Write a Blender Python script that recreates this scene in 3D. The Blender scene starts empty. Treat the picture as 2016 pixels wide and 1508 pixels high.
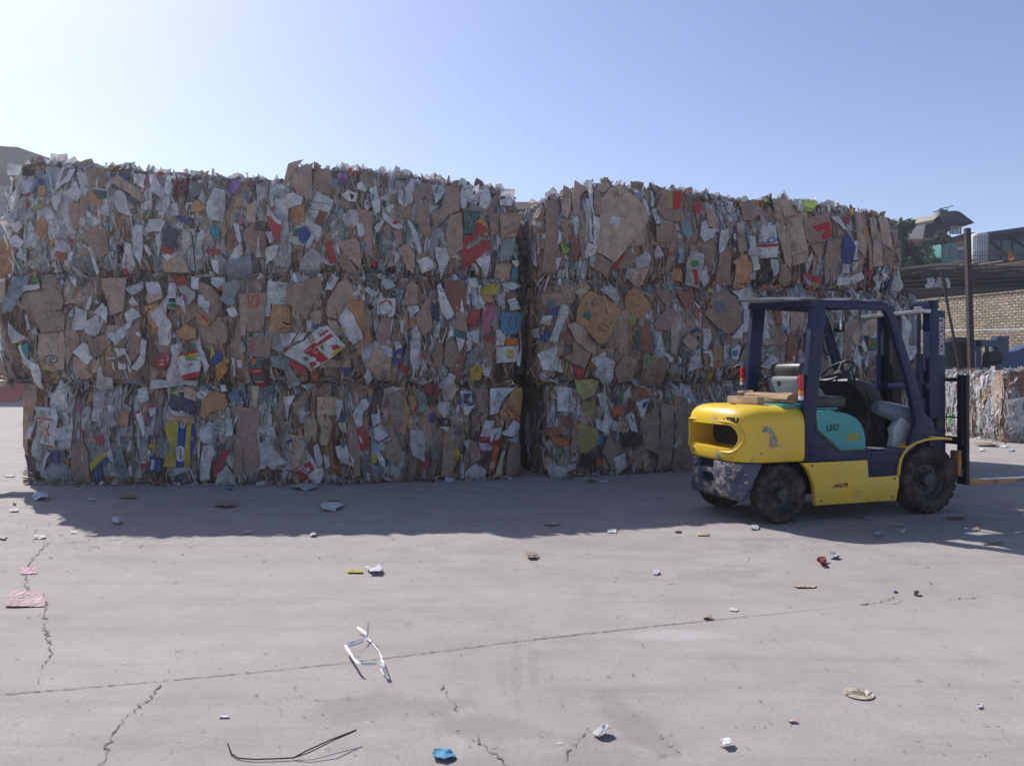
import bpy, bmesh, math, random
from mathutils import Vector, Matrix, noise
from mathutils.geometry import tessellate_polygon
R = math.radians
scene = bpy.context.scene
C = scene.collection

# ------------------------------------------------------------------ camera
cam_d = bpy.data.cameras.new("camera"); cam = bpy.data.objects.new("camera", cam_d); C.objects.link(cam)
cam.location = (0, 0, 1.4); cam.rotation_euler = (R(90), 0, 0)
cam_d.sensor_width = 36.0; cam_d.lens = 1500/2016*36.0; cam_d.shift_y = -16/2016
cam_d.clip_end = 3000; cam_d.clip_start = 0.05
scene.camera = cam

# ------------------------------------------------------------------ light
SUN_EL = 44.0; SX, SY = -0.66, 0.75           # horizontal direction towards the sun
w = bpy.data.worlds.new("World"); scene.world = w; w.use_nodes = True
nt = w.node_tree; bg = nt.nodes["Background"]
sky = nt.nodes.new("ShaderNodeTexSky"); sky.sky_type = 'NISHITA'; sky.sun_disc = False
sky.sun_elevation = R(SUN_EL); sky.sun_rotation = math.atan2(SX, SY)
sky.air_density = 1.0; sky.dust_density = 1.15; sky.ozone_density = 2.0; sky.altitude = 900
tnt = nt.nodes.new("ShaderNodeMix"); tnt.data_type = 'RGBA'; tnt.blend_type = 'MULTIPLY'; tnt.inputs[0].default_value = 1
tnt.inputs[7].default_value = (1.11, .985, 1.02, 1)        # slightly violet summer sky
nt.links.new(sky.outputs[0], tnt.inputs[6]); nt.links.new(tnt.outputs[2], bg.inputs[0]); bg.inputs[1].default_value = 0.126
sun_d = bpy.data.lights.new("sun", 'SUN'); sun_d.energy = 5.0; sun_d.angle = R(0.5); sun_d.color = (1, .965, .92)
sun = bpy.data.objects.new("sun", sun_d); C.objects.link(sun)
n_ = math.hypot(SX, SY); el = R(SUN_EL)
sv = Vector((SX/n_*math.cos(el), SY/n_*math.cos(el), math.sin(el)))
sun.rotation_euler = sv.to_track_quat('Z', 'Y').to_euler()
vs = scene.view_settings; vs.view_transform = 'Standard'; vs.look = 'None'; vs.gamma = 1; vs.exposure = 0.32
try: scene.cycles.volume_bounces = 1
except Exception: pass

# ------------------------------------------------------------------ palette (linear base colours)
PAL = dict(br=(.37,.265,.205), lb=(.51,.385,.295), db=(.16,.105,.075), ob=(.52,.29,.14), rb=(.30,.13,.085),
 wh=(.80,.81,.84), gw=(.58,.58,.60), gy=(.25,.25,.25), rd=(.60,.035,.05), pk=(.62,.17,.28), bl=(.035,.09,.40),
 sb=(.09,.36,.62), cy=(.05,.42,.52), pb=(.40,.50,.55), te=(.04,.20,.19), gn=(.06,.33,.07), ye=(.70,.55,.03), yd=(.50,.46,.17),
 yo=(.66,.37,.04), OR=(.72,.19,.03), bk=(.02,.02,.024), nv=(.04,.055,.15), pu=(.20,.11,.34), lm=(.45,.62,.10),
 cr=(.66,.60,.42), cavity_shade=(.035,.028,.026), pp=(.72,.50,.54), dr=(.33,.03,.06), tn=(.40,.33,.25))  # the near-black brown paints the shade of hollows in the bale faces

# ------------------------------------------------------------------ materials
def new_mat(name):
    m = bpy.data.materials.new(name); m.use_nodes = True
    return m, m.node_tree, m.node_tree.nodes["Principled BSDF"]
def N(nt, t, **kw):
    n = nt.nodes.new(t)
    for k, v in kw.items(): setattr(n, k, v)
    return n
def mathn(nt, op, a, b=None, clamp=False):
    n = nt.nodes.new("ShaderNodeMath"); n.operation = op; n.use_clamp = clamp
    for i, x in enumerate((a, b)):
        if x is None: continue
        if isinstance(x, (int, float)): n.inputs[i].default_value = x
        else: nt.links.new(x, n.inputs[i])
    return n.outputs[0]
def mix(nt, f, a, b, mode='MIX'):
    n = nt.nodes.new("ShaderNodeMix"); n.data_type = 'RGBA'; n.blend_type = mode
    for i, x in ((0, f), (6, a), (7, b)):
        if isinstance(x, (int, float)): n.inputs[i].default_value = x
        elif isinstance(x, tuple): n.inputs[i].default_value = (*x, 1) if len(x) == 3 else x
        else: nt.links.new(x, n.inputs[i])
    return n.outputs[2]
def noise_n(nt, vec, scale, detail=4, rough=.55, dist=0):
    n = nt.nodes.new("ShaderNodeTexNoise"); n.inputs['Scale'].default_value = scale
    n.inputs['Detail'].default_value = detail; n.inputs['Roughness'].default_value = rough
    n.inputs['Distortion'].default_value = dist
    if vec is not None: nt.links.new(vec, n.inputs['Vector'])
    return n.outputs['Fac']
def ramp(nt, x, p0, p1, c0=(0,0,0,1), c1=(1,1,1,1)):
    n = nt.nodes.new("ShaderNodeValToRGB"); e = n.color_ramp.elements
    e[0].position = p0; e[1].position = p1; e[0].color = c0; e[1].color = c1
    nt.links.new(x, n.inputs[0]); return n.outputs[0]
def bump(nt, bsdf, h, strength=.3, dist=.01):
    b = nt.nodes.new("ShaderNodeBump"); b.inputs['Strength'].default_value = strength; b.inputs['Distance'].default_value = dist
    nt.links.new(h, b.inputs['Height']); nt.links.new(b.outputs[0], bsdf.inputs['Normal'])
def world_pos(nt):
    return nt.nodes.new("ShaderNodeNewGeometry").outputs['Position']
def obj_pos(nt):
    return nt.nodes.new("ShaderNodeTexCoord").outputs['Object']

def make_paper(name, rough=.75, transl=.22, film=False, spec=.25):
    """colour per face from the attribute Col; sheet coordinates in pc (x, y in metres, z = printed or not)"""
    m, nt, b = new_mat(name)
    at = N(nt, "ShaderNodeAttribute", attribute_name="Col"); pc = N(nt, "ShaderNodeAttribute", attribute_name="pc")
    P = world_pos(nt)
    n1 = noise_n(nt, P, 9, 5, .65); n2 = noise_n(nt, P, 55, 4, .6)
    col = mix(nt, ramp(nt, n1, .38, .70), at.outputs['Color'], mix(nt, .5, at.outputs['Color'], (.15,.12,.10)))
    col = mix(nt, ramp(nt, n2, .30, .62), mix(nt, .22, col, (.12,.10,.09)), col)
    # faint printing: broken horizontal lines in blocks
    sp = N(nt, "ShaderNodeSeparateXYZ"); nt.links.new(pc.outputs['Vector'], sp.inputs[0])
    ln = mathn(nt, 'FRACT', mathn(nt, 'MULTIPLY', sp.outputs[1], 42.0))
    line = mathn(nt, 'LESS_THAN', ln, .5)
    cb = N(nt, "ShaderNodeCombineXYZ"); nt.links.new(mathn(nt, 'MULTIPLY', sp.outputs[0], 110.0), cb.inputs[0])
    nt.links.new(mathn(nt, 'FLOOR', mathn(nt, 'MULTIPLY', sp.outputs[1], 42.0)), cb.inputs[1])
    ch = mathn(nt, 'GREATER_THAN', noise_n(nt, cb.outputs[0], 1.0, 1), .5)
    blk = mathn(nt, 'GREATER_THAN', noise_n(nt, pc.outputs['Vector'], 7.0, 1), .5)
    ink = mathn(nt, 'MULTIPLY', mathn(nt, 'MULTIPLY', line, ch), mathn(nt, 'MULTIPLY', blk, mathn(nt, 'MULTIPLY', sp.outputs[2], .55)))
    col = mix(nt, ink, col, (.06, .07, .12))
    nt.links.new(col, b.inputs['Base Color'])
    b.inputs['Roughness'].default_value = rough; b.inputs['Specular IOR Level'].default_value = spec
    vo = N(nt, "ShaderNodeTexVoronoi"); vo.feature = 'DISTANCE_TO_EDGE'; vo.inputs['Scale'].default_value = 11
    mpp = N(nt, "ShaderNodeMapping"); mpp.inputs['Scale'].default_value = (1.4, 1.4, .55); nt.links.new(P, mpp.inputs[0])
    dn = N(nt, "ShaderNodeTexNoise"); dn.inputs['Scale'].default_value = 7; nt.links.new(P, dn.inputs['Vector'])
    ds = N(nt, "ShaderNodeVectorMath", operation='SCALE'); ds.inputs['Scale'].default_value = .22; nt.links.new(dn.outputs['Color'], ds.inputs[0])
    da = N(nt, "ShaderNodeVectorMath", operation='ADD'); nt.links.new(mpp.outputs[0], da.inputs[0]); nt.links.new(ds.outputs[0], da.inputs[1]); nt.links.new(da.outputs[0], vo.inputs['Vector'])
    crs = mathn(nt, 'MINIMUM', vo.outputs['Distance'], .22)
    bump(nt, b, mathn(nt, 'ADD', mathn(nt, 'MULTIPLY', crs, 2.2), mathn(nt, 'MULTIPLY', n2, .55)), .75, .03)
    out = nt.nodes['Material Output']
    if transl:
        tr = N(nt, "ShaderNodeBsdfTranslucent"); nt.links.new(col, tr.inputs[0])
        ms = N(nt, "ShaderNodeMixShader"); ms.inputs[0].default_value = transl
        nt.links.new(b.outputs[0], ms.inputs[1]); nt.links.new(tr.outputs[0], ms.inputs[2]); nt.links.new(ms.outputs[0], out.inputs[0])
    return m
M_paper = make_paper("paper"); M_card = make_paper("cardboard", .85, .04, spec=.15); M_film = make_paper("plastic_film", .28, .35, spec=.5)

def simple(name, col, rough=.6, metal=0, noise_amt=.25, nscale=12, dirt=(.12,.10,.09), bumps=.15, spec=.4):
    m, nt, b = new_mat(name); P = obj_pos(nt)
    n1 = noise_n(nt, P, nscale, 6, .65)
    c = mix(nt, ramp(nt, n1, .42, .72), col, mix(nt, noise_amt*2 if noise_amt < .5 else 1., col, dirt))
    nt.links.new(c, b.inputs['Base Color']); b.inputs['Roughness'].default_value = rough; b.inputs['Metallic'].default_value = metal
    b.inputs['Specular IOR Level'].default_value = spec
    bump(nt, b, noise_n(nt, P, nscale*6, 4), bumps, .004)
    return m

# ------------------------------------------------------------------ object helpers
def tag(o, label=None, cat=None, group=None, kind=None):
    if label: o["label"] = label
    if cat: o["category"] = cat
    if group: o["group"] = group
    if kind: o["kind"] = kind
    return o
def empty(name, loc, rz=0, label=None, cat=None, group=None, scale=1):
    o = bpy.data.objects.new(name, None); C.objects.link(o); o.location = loc; o.rotation_euler = (0, 0, rz)
    o.empty_display_size = .2; o.scale = (scale,)*3
    return tag(o, label, cat, group)

class MB:
    """mesh builder: unshared faces with a colour, a material index and sheet coordinates"""
    def __init__(s): s.v = []; s.f = []; s.c = []; s.m = []; s.p = []
    def face(s, pts, col=(.5,.5,.5), mi=0, pc=None):
        i = len(s.v); s.v.extend(pts); s.f.append(tuple(range(i, i+len(pts)))); s.c.append(col); s.m.append(mi)
        s.p.extend(pc if pc else [(p[0], p[2], 0) for p in pts])
    def box(s, a, b, col=(.5,.5,.5), mi=0):
        x0,y0,z0 = a; x1,y1,z1 = b
        q = [(x0,y0,z0),(x1,y0,z0),(x1,y1,z0),(x0,y1,z0),(x0,y0,z1),(x1,y0,z1),(x1,y1,z1),(x0,y1,z1)]
        for f in ((0,3,2,1),(4,5,6,7),(0,1,5,4),(1,2,6,5),(2,3,7,6),(3,0,4,7)): s.face([q[k] for k in f], col, mi)
    def tube(s, pts, r, n=6, col=(.5,.5,.5), mi=0):
        pts = [Vector(p) for p in pts]; rings = []
        for i, p in enumerate(pts):
            d = (pts[min(i+1, len(pts)-1)] - pts[max(i-1, 0)]).normalized()
            a = d.cross(Vector((0,0,1)) if abs(d.z) < .95 else Vector((1,0,0))).normalized(); b = d.cross(a)
            rr = r[i] if isinstance(r, (list, tuple)) else r
            rings.append([p + (a*math.cos(t*2*math.pi/n) + b*math.sin(t*2*math.pi/n))*rr for t in range(n)])
        for i in range(len(rings)-1):
            for k in range(n):
                s.face([rings[i][k], rings[i][(k+1)%n], rings[i+1][(k+1)%n], rings[i+1][k]], col, mi)
        s.face(list(reversed(rings[0])), col, mi); s.face(rings[-1], col, mi)
    def build(s, name, mats, parent=None, merge=False):
        me = bpy.data.meshes.new(name); me.from_pydata([tuple(v) for v in s.v], [], s.f)
        for m in (mats if isinstance(mats, (list, tuple)) else [mats]): me.materials.append(m)
        me.polygons.foreach_set("material_index", s.m)
        a = me.attributes.new("Col", 'FLOAT_COLOR', 'CORNER')
        buf = []
        for f, c in zip(s.f, s.c): buf.extend([c[0], c[1], c[2], 1.0]*len(f))
        a.data.foreach_set("color", buf)
        a = me.attributes.new("pc", 'FLOAT_VECTOR', 'POINT')
        a.data.foreach_set("vector", [x for p in s.p for x in p])
        if merge:
            bm = bmesh.new(); bm.from_mesh(me); bmesh.ops.remove_doubles(bm, verts=bm.verts, dist=.0005); bm.to_mesh(me); bm.free()
        me.update()
        o = bpy.data.objects.new(name, me); C.objects.link(o)
        if parent: o.parent = parent
        return o

# ------------------------------------------------------------------ ground
def ground_material():
    m, nt, b = new_mat("worn_concrete"); P = world_pos(nt)
    a = noise_n(nt, P, .45, 6, .6); f = noise_n(nt, P, 3.2, 6, .65); g = noise_n(nt, P, 60, 5, .7); gg = noise_n(nt, P, 260, 3, .7)
    col = mix(nt, ramp(nt, a, .35, .68), (.370,.335,.318), (.300,.270,.254))
    col = mix(nt, ramp(nt, f, .34, .66), mix(nt, .30, col, (.24,.21,.195)), mix(nt, .30, col, (.42,.39,.375)))
    st2 = N(nt, "ShaderNodeMapping"); st2.inputs['Scale'].default_value = (.35, 3.0, 1); st2.inputs['Rotation'].default_value = (0, 0, .35); nt.links.new(P, st2.inputs[0])
    col = mix(nt, ramp(nt, noise_n(nt, st2.outputs[0], 1.6, 7, .7), .50, .72), col, mix(nt, .38, col, (.19,.17,.16)))
    col = mix(nt, ramp(nt, noise_n(nt, P, 11, 3, .5), .70, .74), col, mix(nt, .5, col, (.11,.095,.085)))
    col = mix(nt, ramp(nt, g, .30, .70), mix(nt, .30, col, (.14,.12,.105)), col)
    col = mix(nt, ramp(nt, gg, .34, .46), mix(nt, .55, col, (.07,.06,.06)), col)
    # damp patches left of centre and tyre trails, at fixed places on the slab
    sp = N(nt, "ShaderNodeSeparateXYZ"); nt.links.new(P, sp.inputs[0])
    wob = noise_n(nt, P, 3.2, 9, .72)
    def blob(cx, cy, rx, ry, ang=0, amt=.5, c=(.19,.165,.15)):
        nonlocal col
        dx = mathn(nt, 'SUBTRACT', sp.outputs[0], cx); dy = mathn(nt, 'SUBTRACT', sp.outputs[1], cy)
        ca, sa = math.cos(ang), math.sin(ang)
        u = mathn(nt, 'ADD', mathn(nt, 'MULTIPLY', dx, ca/rx), mathn(nt, 'MULTIPLY', dy, sa/rx))
        v = mathn(nt, 'ADD', mathn(nt, 'MULTIPLY', dx, -sa/ry), mathn(nt, 'MULTIPLY', dy, ca/ry))
        r = mathn(nt, 'SQRT', mathn(nt, 'ADD', mathn(nt, 'MULTIPLY', u, u), mathn(nt, 'MULTIPLY', v, v)))
        r = mathn(nt, 'ADD', r, mathn(nt, 'MULTIPLY', mathn(nt, 'SUBTRACT', wob, .5), 2.4))
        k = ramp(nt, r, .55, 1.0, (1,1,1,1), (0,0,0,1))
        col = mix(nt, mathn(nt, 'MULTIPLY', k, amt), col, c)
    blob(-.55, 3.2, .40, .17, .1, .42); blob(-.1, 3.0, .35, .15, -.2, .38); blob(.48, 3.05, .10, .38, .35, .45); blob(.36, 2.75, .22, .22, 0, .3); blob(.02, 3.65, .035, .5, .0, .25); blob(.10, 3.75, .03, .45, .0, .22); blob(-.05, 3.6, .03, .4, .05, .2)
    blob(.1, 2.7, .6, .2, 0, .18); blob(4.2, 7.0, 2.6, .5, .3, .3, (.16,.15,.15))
    blob(.9, 4.1, .35, .10, 0, .45, (.42,.40,.39)); blob(1.4, 5.3, .5, .16, .2, .35, (.2,.18,.17))
    blob(-2.2, 5.2, 1.4, .5, .1, .16, (.37,.35,.345)); blob(-1.6, 3.9, 1.2, .35, .2, .15, (.37,.35,.345))
    blob(2.4, 4.3, 1.5, .4, -.1, .15, (.37,.35,.345)); blob(.9, 6.3, 2.2, .35, .12, .25, (.22,.2,.19))
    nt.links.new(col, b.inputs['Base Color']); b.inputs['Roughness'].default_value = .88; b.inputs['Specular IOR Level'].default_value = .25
    bump(nt, b, mathn(nt, 'ADD', g, mathn(nt, 'MULTIPLY', gg, .6)), 0.38, .006)
    return m
M_ground = ground_material()
def gpt(px, py, z=0.0):
    y = (1.4-z)*1500/(py-738.0); return ((px-1008)/1500*y, y)
mb = MB(); mb.face([(-400,-60,0),(400,-60,0),(400,900,0),(-400,900,0)], (.3,.3,.3)); tag(mb.build("ground", M_ground), kind="structure")

M_crack = simple("crack_grit", (.15,.13,.115), .95, noise_amt=.3, nscale=30)
rng = random.Random(5)
def ribbon(mb, pts, w, jit, z=.004, seg=.022, taper=True, vary=(.5, .7, .85, 1.0, 1.25)):
    """a jagged thin strip lying on the ground through world points"""
    out = []
    for i in range(len(pts)-1):
        a, b = Vector(pts[i]), Vector(pts[i+1]); n = max(1, int((b-a).length/seg))
        d = (b-a).normalized(); nn = Vector((-d.y, d.x))
        for k in range(n):
            out.append(a.lerp(b, k/n) + nn*rng.uniform(-jit, jit))
    out.append(Vector(pts[-1])); L = len(out)
    for i in range(L-1):
        d = (out[i+1]-out[i]).normalized(); nn = Vector((-d.y, d.x))
        w0 = w*rng.choice(vary)*rng.uniform(.6, 1.2)*(min(1, 4*(L-i)/L) if taper else 1)
        if rng.random() < .03: continue
        p = [out[i]-nn*w0/2, out[i+1]-nn*w0/2, out[i+1]+nn*w0/2, out[i]+nn*w0/2]
        mb.face([(q.x, q.y, z) for q in p], (.1,.1,.1))
mb = MB()
G = lambda *pp: [gpt(pp[i], pp[i+1]) for i in range(0, len(pp), 2)]
ribbon(mb, G(-60,1378,  0,1368, 320,1341, 560,1318, 760,1296, 1018,1263, 1300,1232, 1560,1205, 1700,1191), .0065, .0035)
ribbon(mb, G(1018,1263, 1150,1247, 1330,1228, 1440,1218), .004, .004)
ribbon(mb, G(90,1070, 400,1056, 850,1031, 1160,1013, 1400,998, 1700,984), .007, .006)
tag(mb.build("slab_joints", M_crack), kind="structure")
mb = MB()
for pp, ww in ((G(92,1070, 50,1118, 52,1160, 92,1190, 88,1230, 100,1285, 80,1330, 66,1364), .007),
    (G(318,1341, 300,1370, 246,1412, 222,1444, 200,1500, 190,1540), .0045), (G(940,1448, 952,1470, 975,1485, 1000,1508, 1020,1530), .006),
    (G(868,1350, 878,1370, 900,1400), .003),
    (G(1690,1191, 1725,1188, 1745,1182, 1768,1172), .006), (G(1725,1188, 1762,1190, 1775,1180), .004),
    (G(1860,1180, 1930,1176), .005), (G(1105,1500, 1130,1470, 1150,1440), .005)):
    ribbon(mb, pp, ww, .014, seg=.022, vary=(.3, .6, .8, 1.0, 2.2))
tag(mb.build("pavement_cracks", M_crack), kind="structure")
# ------------------------------------------------------------------ bales
def bend(v, L, r):
    """unfolded coordinate -> (coordinate, inward offset, lean of the normal)"""
    if v < r:
        a = (r-v)/r
        if a <= 1.5: return r - r*math.sin(a), r*(1-math.cos(a)), -a
        return r - r*math.sin(1.5), r*(1-math.cos(1.5)) + (a-1.5)*r, -1.5
    if v > L-r:
        a = (v-L+r)/r
        if a <= 1.5: return L - r + r*math.sin(a), r*(1-math.cos(a)), a
        return L - r + r*math.sin(1.5), r*(1-math.cos(1.5)) + (a-1.5)*r, 1.5
    return v, 0.0, 0.0

class Surf:
    """one side of a bale: O origin, U along, N outwards, height profile, bulge, wire grooves"""
    def __init__(s, O, U, Nn, L, H, wires, seed, r=.14, prof=None, V=Vector((0,0,1)), bulge=.07):
        s.O = Vector(O); s.U = Vector(U); s.N = Vector(Nn); s.V = V; s.L = L; s.H = H; s.wires = wires; s.seed = seed; s.r = r; s.prof = prof; s.bulge = bulge
    def h(s, u):
        if not s.prof: return s.H
        p = s.prof
        if u <= p[0][0]: return p[0][1]
        for i in range(len(p)-1):
            if u <= p[i+1][0]: return p[i][1] + (p[i+1][1]-p[i][1])*(u-p[i][0])/(p[i+1][0]-p[i][0])
        return p[-1][1]
    def at(s, u, z, off, free=False):
        H = s.h(u); cu, iu, au = bend(u, s.L, s.r); cz, iz, az = bend(z, H, s.r)
        if free and z > H-s.r: cz, iz, az = z, .25*iz, 0.0
        b = s.bulge*(1-(2*min(1, max(0, z/H))-1)**2) + .035*math.sin(2.3*u+s.seed)*math.sin(3.1*z+2*s.seed) + .012*math.sin(9*u+s.seed*3+2*z)
        for w_ in s.wires:
            d = (cu-w_)/.05
            if abs(d) < 2.5: b -= .040*math.exp(-d*d)
        n = s.U*math.sin(au) + s.N*(math.cos(au)*math.cos(az)) + s.V*math.sin(az)
        n.normalize()
        return s.O + s.U*cu + s.V*cz + s.N*(b-iu-iz) + n*off

def clip(poly, dx, dy, c):
    """split a convex polygon by dx*x+dy*y=c"""
    d = [p[0]*dx+p[1]*dy-c for p in poly]
    if max(d) < 1e-5: return None, poly
    if min(d) > -1e-5: return poly, None
    A = []; B = []; n = len(poly)
    for i in range(n):
        p, q = poly[i], poly[(i+1) % n]; a, b = d[i], d[(i+1) % n]
        if a >= 0: A.append(p)
        if a <= 0: B.append(p)
        if (a > 0 and b < 0) or (a < 0 and b > 0):
            t = a/(a-b); x = (p[0]+(q[0]-p[0])*t, p[1]+(q[1]-p[1])*t); A.append(x); B.append(x)
    return (A if len(A) > 2 else None), (B if len(B) > 2 else None)

class Crease:
    def __init__(s, cx, cy, size, n, amp, rg, vert=.5, tilt=.1):
        s.l = []
        for _ in range(n):
            a = rg.gauss(0, .25) if rg.random() < vert else rg.uniform(0, math.pi)
            dx, dy = math.cos(a), math.sin(a)
            s.l.append((dx, dy, dx*cx+dy*cy + rg.uniform(-.42, .42)*size, rg.uniform(-amp, amp)))
        s.tx = rg.uniform(-tilt, tilt); s.ty = rg.uniform(-tilt, tilt); s.cx = cx; s.cy = cy; s.lim = .5*size
    def z(s, x, y):
        h = s.tx*(x-s.cx) + s.ty*(y-s.cy)
        for dx, dy, c, a in s.l: h += a*abs(dx*x+dy*y-c)
        return h
    def cut(s, polys):
        for dx, dy, c, a in s.l:
            o = []
            for p in polys:
                A, B = clip(p, dx, dy, c)
                if A: o.append(A)
                if B: o.append(B)
            polys = o
        return polys

def sheet(mb, sf, polys, cr, off, col, mi, ink=0, lo=-.02, hi=.10, zmean=None, free=False):
    m = zmean if zmean is not None else cr.z(cr.cx, cr.cy)
    for p in cr.cut(polys):
        pts = [sf.at(x, y, off + max(lo, min(hi, cr.z(x, y)-m))) for x, y in p]
        mb.face(pts, col, mi, [(x, y, ink) for x, y in p])

def outline(cx, cy, w, h, ang, rg, torn=.12, n=None):
    n = n or rg.choice((4, 4, 5, 6, 7)); ca, sa = math.cos(ang), math.sin(ang); o = []
    if n == 4:
        b = [(-.5,-.5),(.5,-.5),(.5,.5),(-.5,.5)]
        b = [(x+rg.uniform(-torn, torn), y+rg.uniform(-torn, torn)) for x, y in b]
    else:
        b = []
        for k in range(n):
            t = 2*math.pi*(k+rg.uniform(-.28, .28))/n; r = rg.uniform(.40, .60); b.append((r*math.cos(t), r*math.sin(t)))
    return [(cx+(x*w)*ca-(y*h)*sa, cy+(x*w)*sa+(y*h)*ca) for x, y in b]
def fan(o, cx, cy):
    return [[(cx, cy), o[i], o[(i+1) % len(o)]] for i in range(len(o))]
def torn_outline(o, rg, amt):
    """adds jagged points along the outline"""
    r = []
    for i in range(len(o)):
        a, b = o[i], o[(i+1) % len(o)]; r.append(a)
        L = math.hypot(b[0]-a[0], b[1]-a[1]); k = 2 if L > .12 else 1
        for j in range(1, k+1):
            t = j/(k+1)+rg.uniform(-.1, .1)
            r.append((a[0]+(b[0]-a[0])*t+rg.uniform(-amt, amt)*L, a[1]+(b[1]-a[1])*t+rg.uniform(-amt, amt)*L))
    return r
def jit(c, rg, a=.12):
    k = 1+rg.uniform(-a, a); return tuple(max(.01, min(.85, x*k*(1+rg.uniform(-.04, .04)))) for x in c)

BR = ['br']*5+['lb']*3+['ob']*1+['db']*1
WH = ['wh']*4+['gw']*3+['pb']
CO = ['rd','rd','bl','sb','ye','pk','te','gn','OR','nv','nv','pu','cy','yo','gy','bk']
def pick(rg, mixw):
    x = rg.random()
    if x < mixw[0]: return rg.choice(BR)
    if x < mixw[0]+mixw[1]: return rg.choice(WH)
    return rg.choice(CO)
def MI(c): return 1 if c in ('br','lb','db','ob','rb','cavity_shade') else 0

def mute(c, k, g=(.22,.20,.19)): return tuple(x*(1-k)+y*k for x, y in zip(c, g))
def fcol(rg, c, a):
    k = rg.uniform(0, .28 if c in ('br','lb','ob','db') else .16) if c in ('wh','gw','pb','br','lb','ob','db') else rg.uniform(.35, .8)
    return jit(mute(PAL[c], k), rg, a)
def fill(mb, sf, rg, dens, mixw0, big=1.0):
    class _M:       # the pressed layers run in upright streaks, some paper-rich, some all board
        def __call__(s, u, z):
            f = noise.noise(Vector((u*1.9, z*.55, sf.seed*7.3)))*1.9; k = max(-.30, min(.34, f))
            return (max(.10, mixw0[0]-k), min(.85, mixw0[1]+k))
    MX = _M()
    L, H = sf.L, sf.H; A = L*H
    # tall compressed panels
    for _ in range(int(30*A*big*dens)):
        w_, h_ = rg.uniform(.10, .40), rg.uniform(.30, 1.0)
        cx, cy = rg.uniform(0, L), rg.uniform(.1, H-.05); mixw = MX(cx, cy); c = pick(rg, (mixw[0]+.04, mixw[1]))
        cr = Crease(cx, cy, h_, 5, .20, rg, .85, .06)
        sheet(mb, sf, fan(torn_outline(outline(cx, cy, w_, h_, rg.gauss(0, .11), rg, .12, rg.choice((4, 4, 5))), rg, .05), cx, cy), cr, rg.uniform(.0, .065), fcol(rg, c, .25), MI(c), hi=.045)
    for _ in range(int(22*A*dens)):
        w_, h_ = rg.uniform(.05, .18), rg.uniform(.12, .42)
        cx, cy = rg.uniform(-.05, L+.05), rg.uniform(-.02, H+.03); mixw = MX(cx, cy); c = pick(rg, mixw)
        o = outline(cx, cy, w_, h_, rg.gauss(0, .30), rg, .18)
        if rg.random() < .65: o = torn_outline(o, rg, .11)
        cr = Crease(cx, cy, max(w_, h_), rg.choice((3, 4, 5)), .45, rg, .6, .2)
        sheet(mb, sf, fan(o, cx, cy), cr, rg.uniform(.010, .05), fcol(rg, c, .25), MI(c), 1 if rg.random() < .4 and c in ('wh','gw','lb') else 0, hi=.06)
    for _ in range(int(105*A*dens)):
        w_, h_ = rg.uniform(.006, .032), rg.uniform(.06, .34)
        cx, cy = rg.uniform(-.04, L+.04), rg.uniform(-.03, H+.03); mixw = MX(cx, cy); c = pick(rg, mixw)
        cr = Crease(cx, cy, h_, 2, .5, rg, .2, .35)
        o = outline(cx, cy, w_, h_, rg.gauss(0, .28), rg, .25, rg.choice((4, 5)))
        sheet(mb, sf, [o] if len(o) == 4 else fan(o, cx, cy), cr, rg.uniform(.03, .095), fcol(rg, c, .35), MI(c), 0, hi=.06)
    for _ in range(int(14*A*dens)):
        w_, h_ = rg.uniform(.02, .07), rg.uniform(.03, .11)
        cx, cy = rg.uniform(-.05, L+.05), rg.uniform(-.03, H+.04); c = pick(rg, (mixw[0]*.8, mixw[1]))
        cr = Crease(cx, cy, h_, 2, .6, rg, .5, .5)
        o = outline(cx, cy, w_, h_, rg.gauss(0, .7), rg, .22)
        sheet(mb, sf, fan(o, cx, cy), cr, rg.uniform(.03, .085), fcol(rg, c, .3), MI(c), 0, hi=.06)
    # clumps of crumpled white paper
    for _ in range(int(9*A*dens)):
        cu, cz_, rr = rg.uniform(.05, L-.05), rg.uniform(.05, H-.05), rg.uniform(.04, .13); mixw = MX(cu, cz_)
        if rg.random() > mixw[1]*1.5+.1: continue
        base = fcol(rg, rg.choice(('wh','wh','gw','pb','lb')), .15)
        for _k in range(int(10+rr*130)):
            u, z = cu+rg.gauss(0, rr*.5), cz_+rg.gauss(0, rr*.95); s_ = rg.uniform(.012, .045); a = rg.uniform(0, 6.28); hh = rg.uniform(.05, .095)
            q = [sf.at(u+s_*math.cos(a+t)*rg.uniform(.5, 1.1), z+s_*1.5*math.sin(a+t)*rg.uniform(.5, 1.1), hh+rg.uniform(-.022, .022)) for t in (0, 1.6, 3.1, 4.7)]
            c1_ = jit(base, rg, .10); mb.face([q[0], q[1], q[2]], c1_, 0, [(u, z, 0)]*3); mb.face([q[0], q[2], q[3]], c1_, 0, [(u, z, 0)]*3)
    # folded edges standing out of the face
    for _ in range(int(34*A*dens)):
        u0, z0, ln = rg.uniform(0, L), rg.uniform(0, H*.8), rg.uniform(.12, .7); dp = rg.uniform(.02, .06); c = pick(rg, (.62, .33))
        col = fcol(rg, c, .3); n = max(3, int(ln/.08)); du = rg.gauss(0, .10); ph = rg.uniform(0, 6); pr = None
        for k in range(n+1):
            t = k/n; u = u0+du*ln*t+.014*math.sin(ph+t*5); z = z0+ln*t
            if z > H-.02: break
            e = math.sin(math.pi*min(.97, max(.03, t)))**.5
            q = (sf.at(u, z, .0), sf.at(u+rg.uniform(0, .018), z, .03+dp*e))
            if pr: mb.face([pr[0], q[0], q[1], pr[1]], col, MI(c), [(u, z, 0)]*4)
            pr = q
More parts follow.
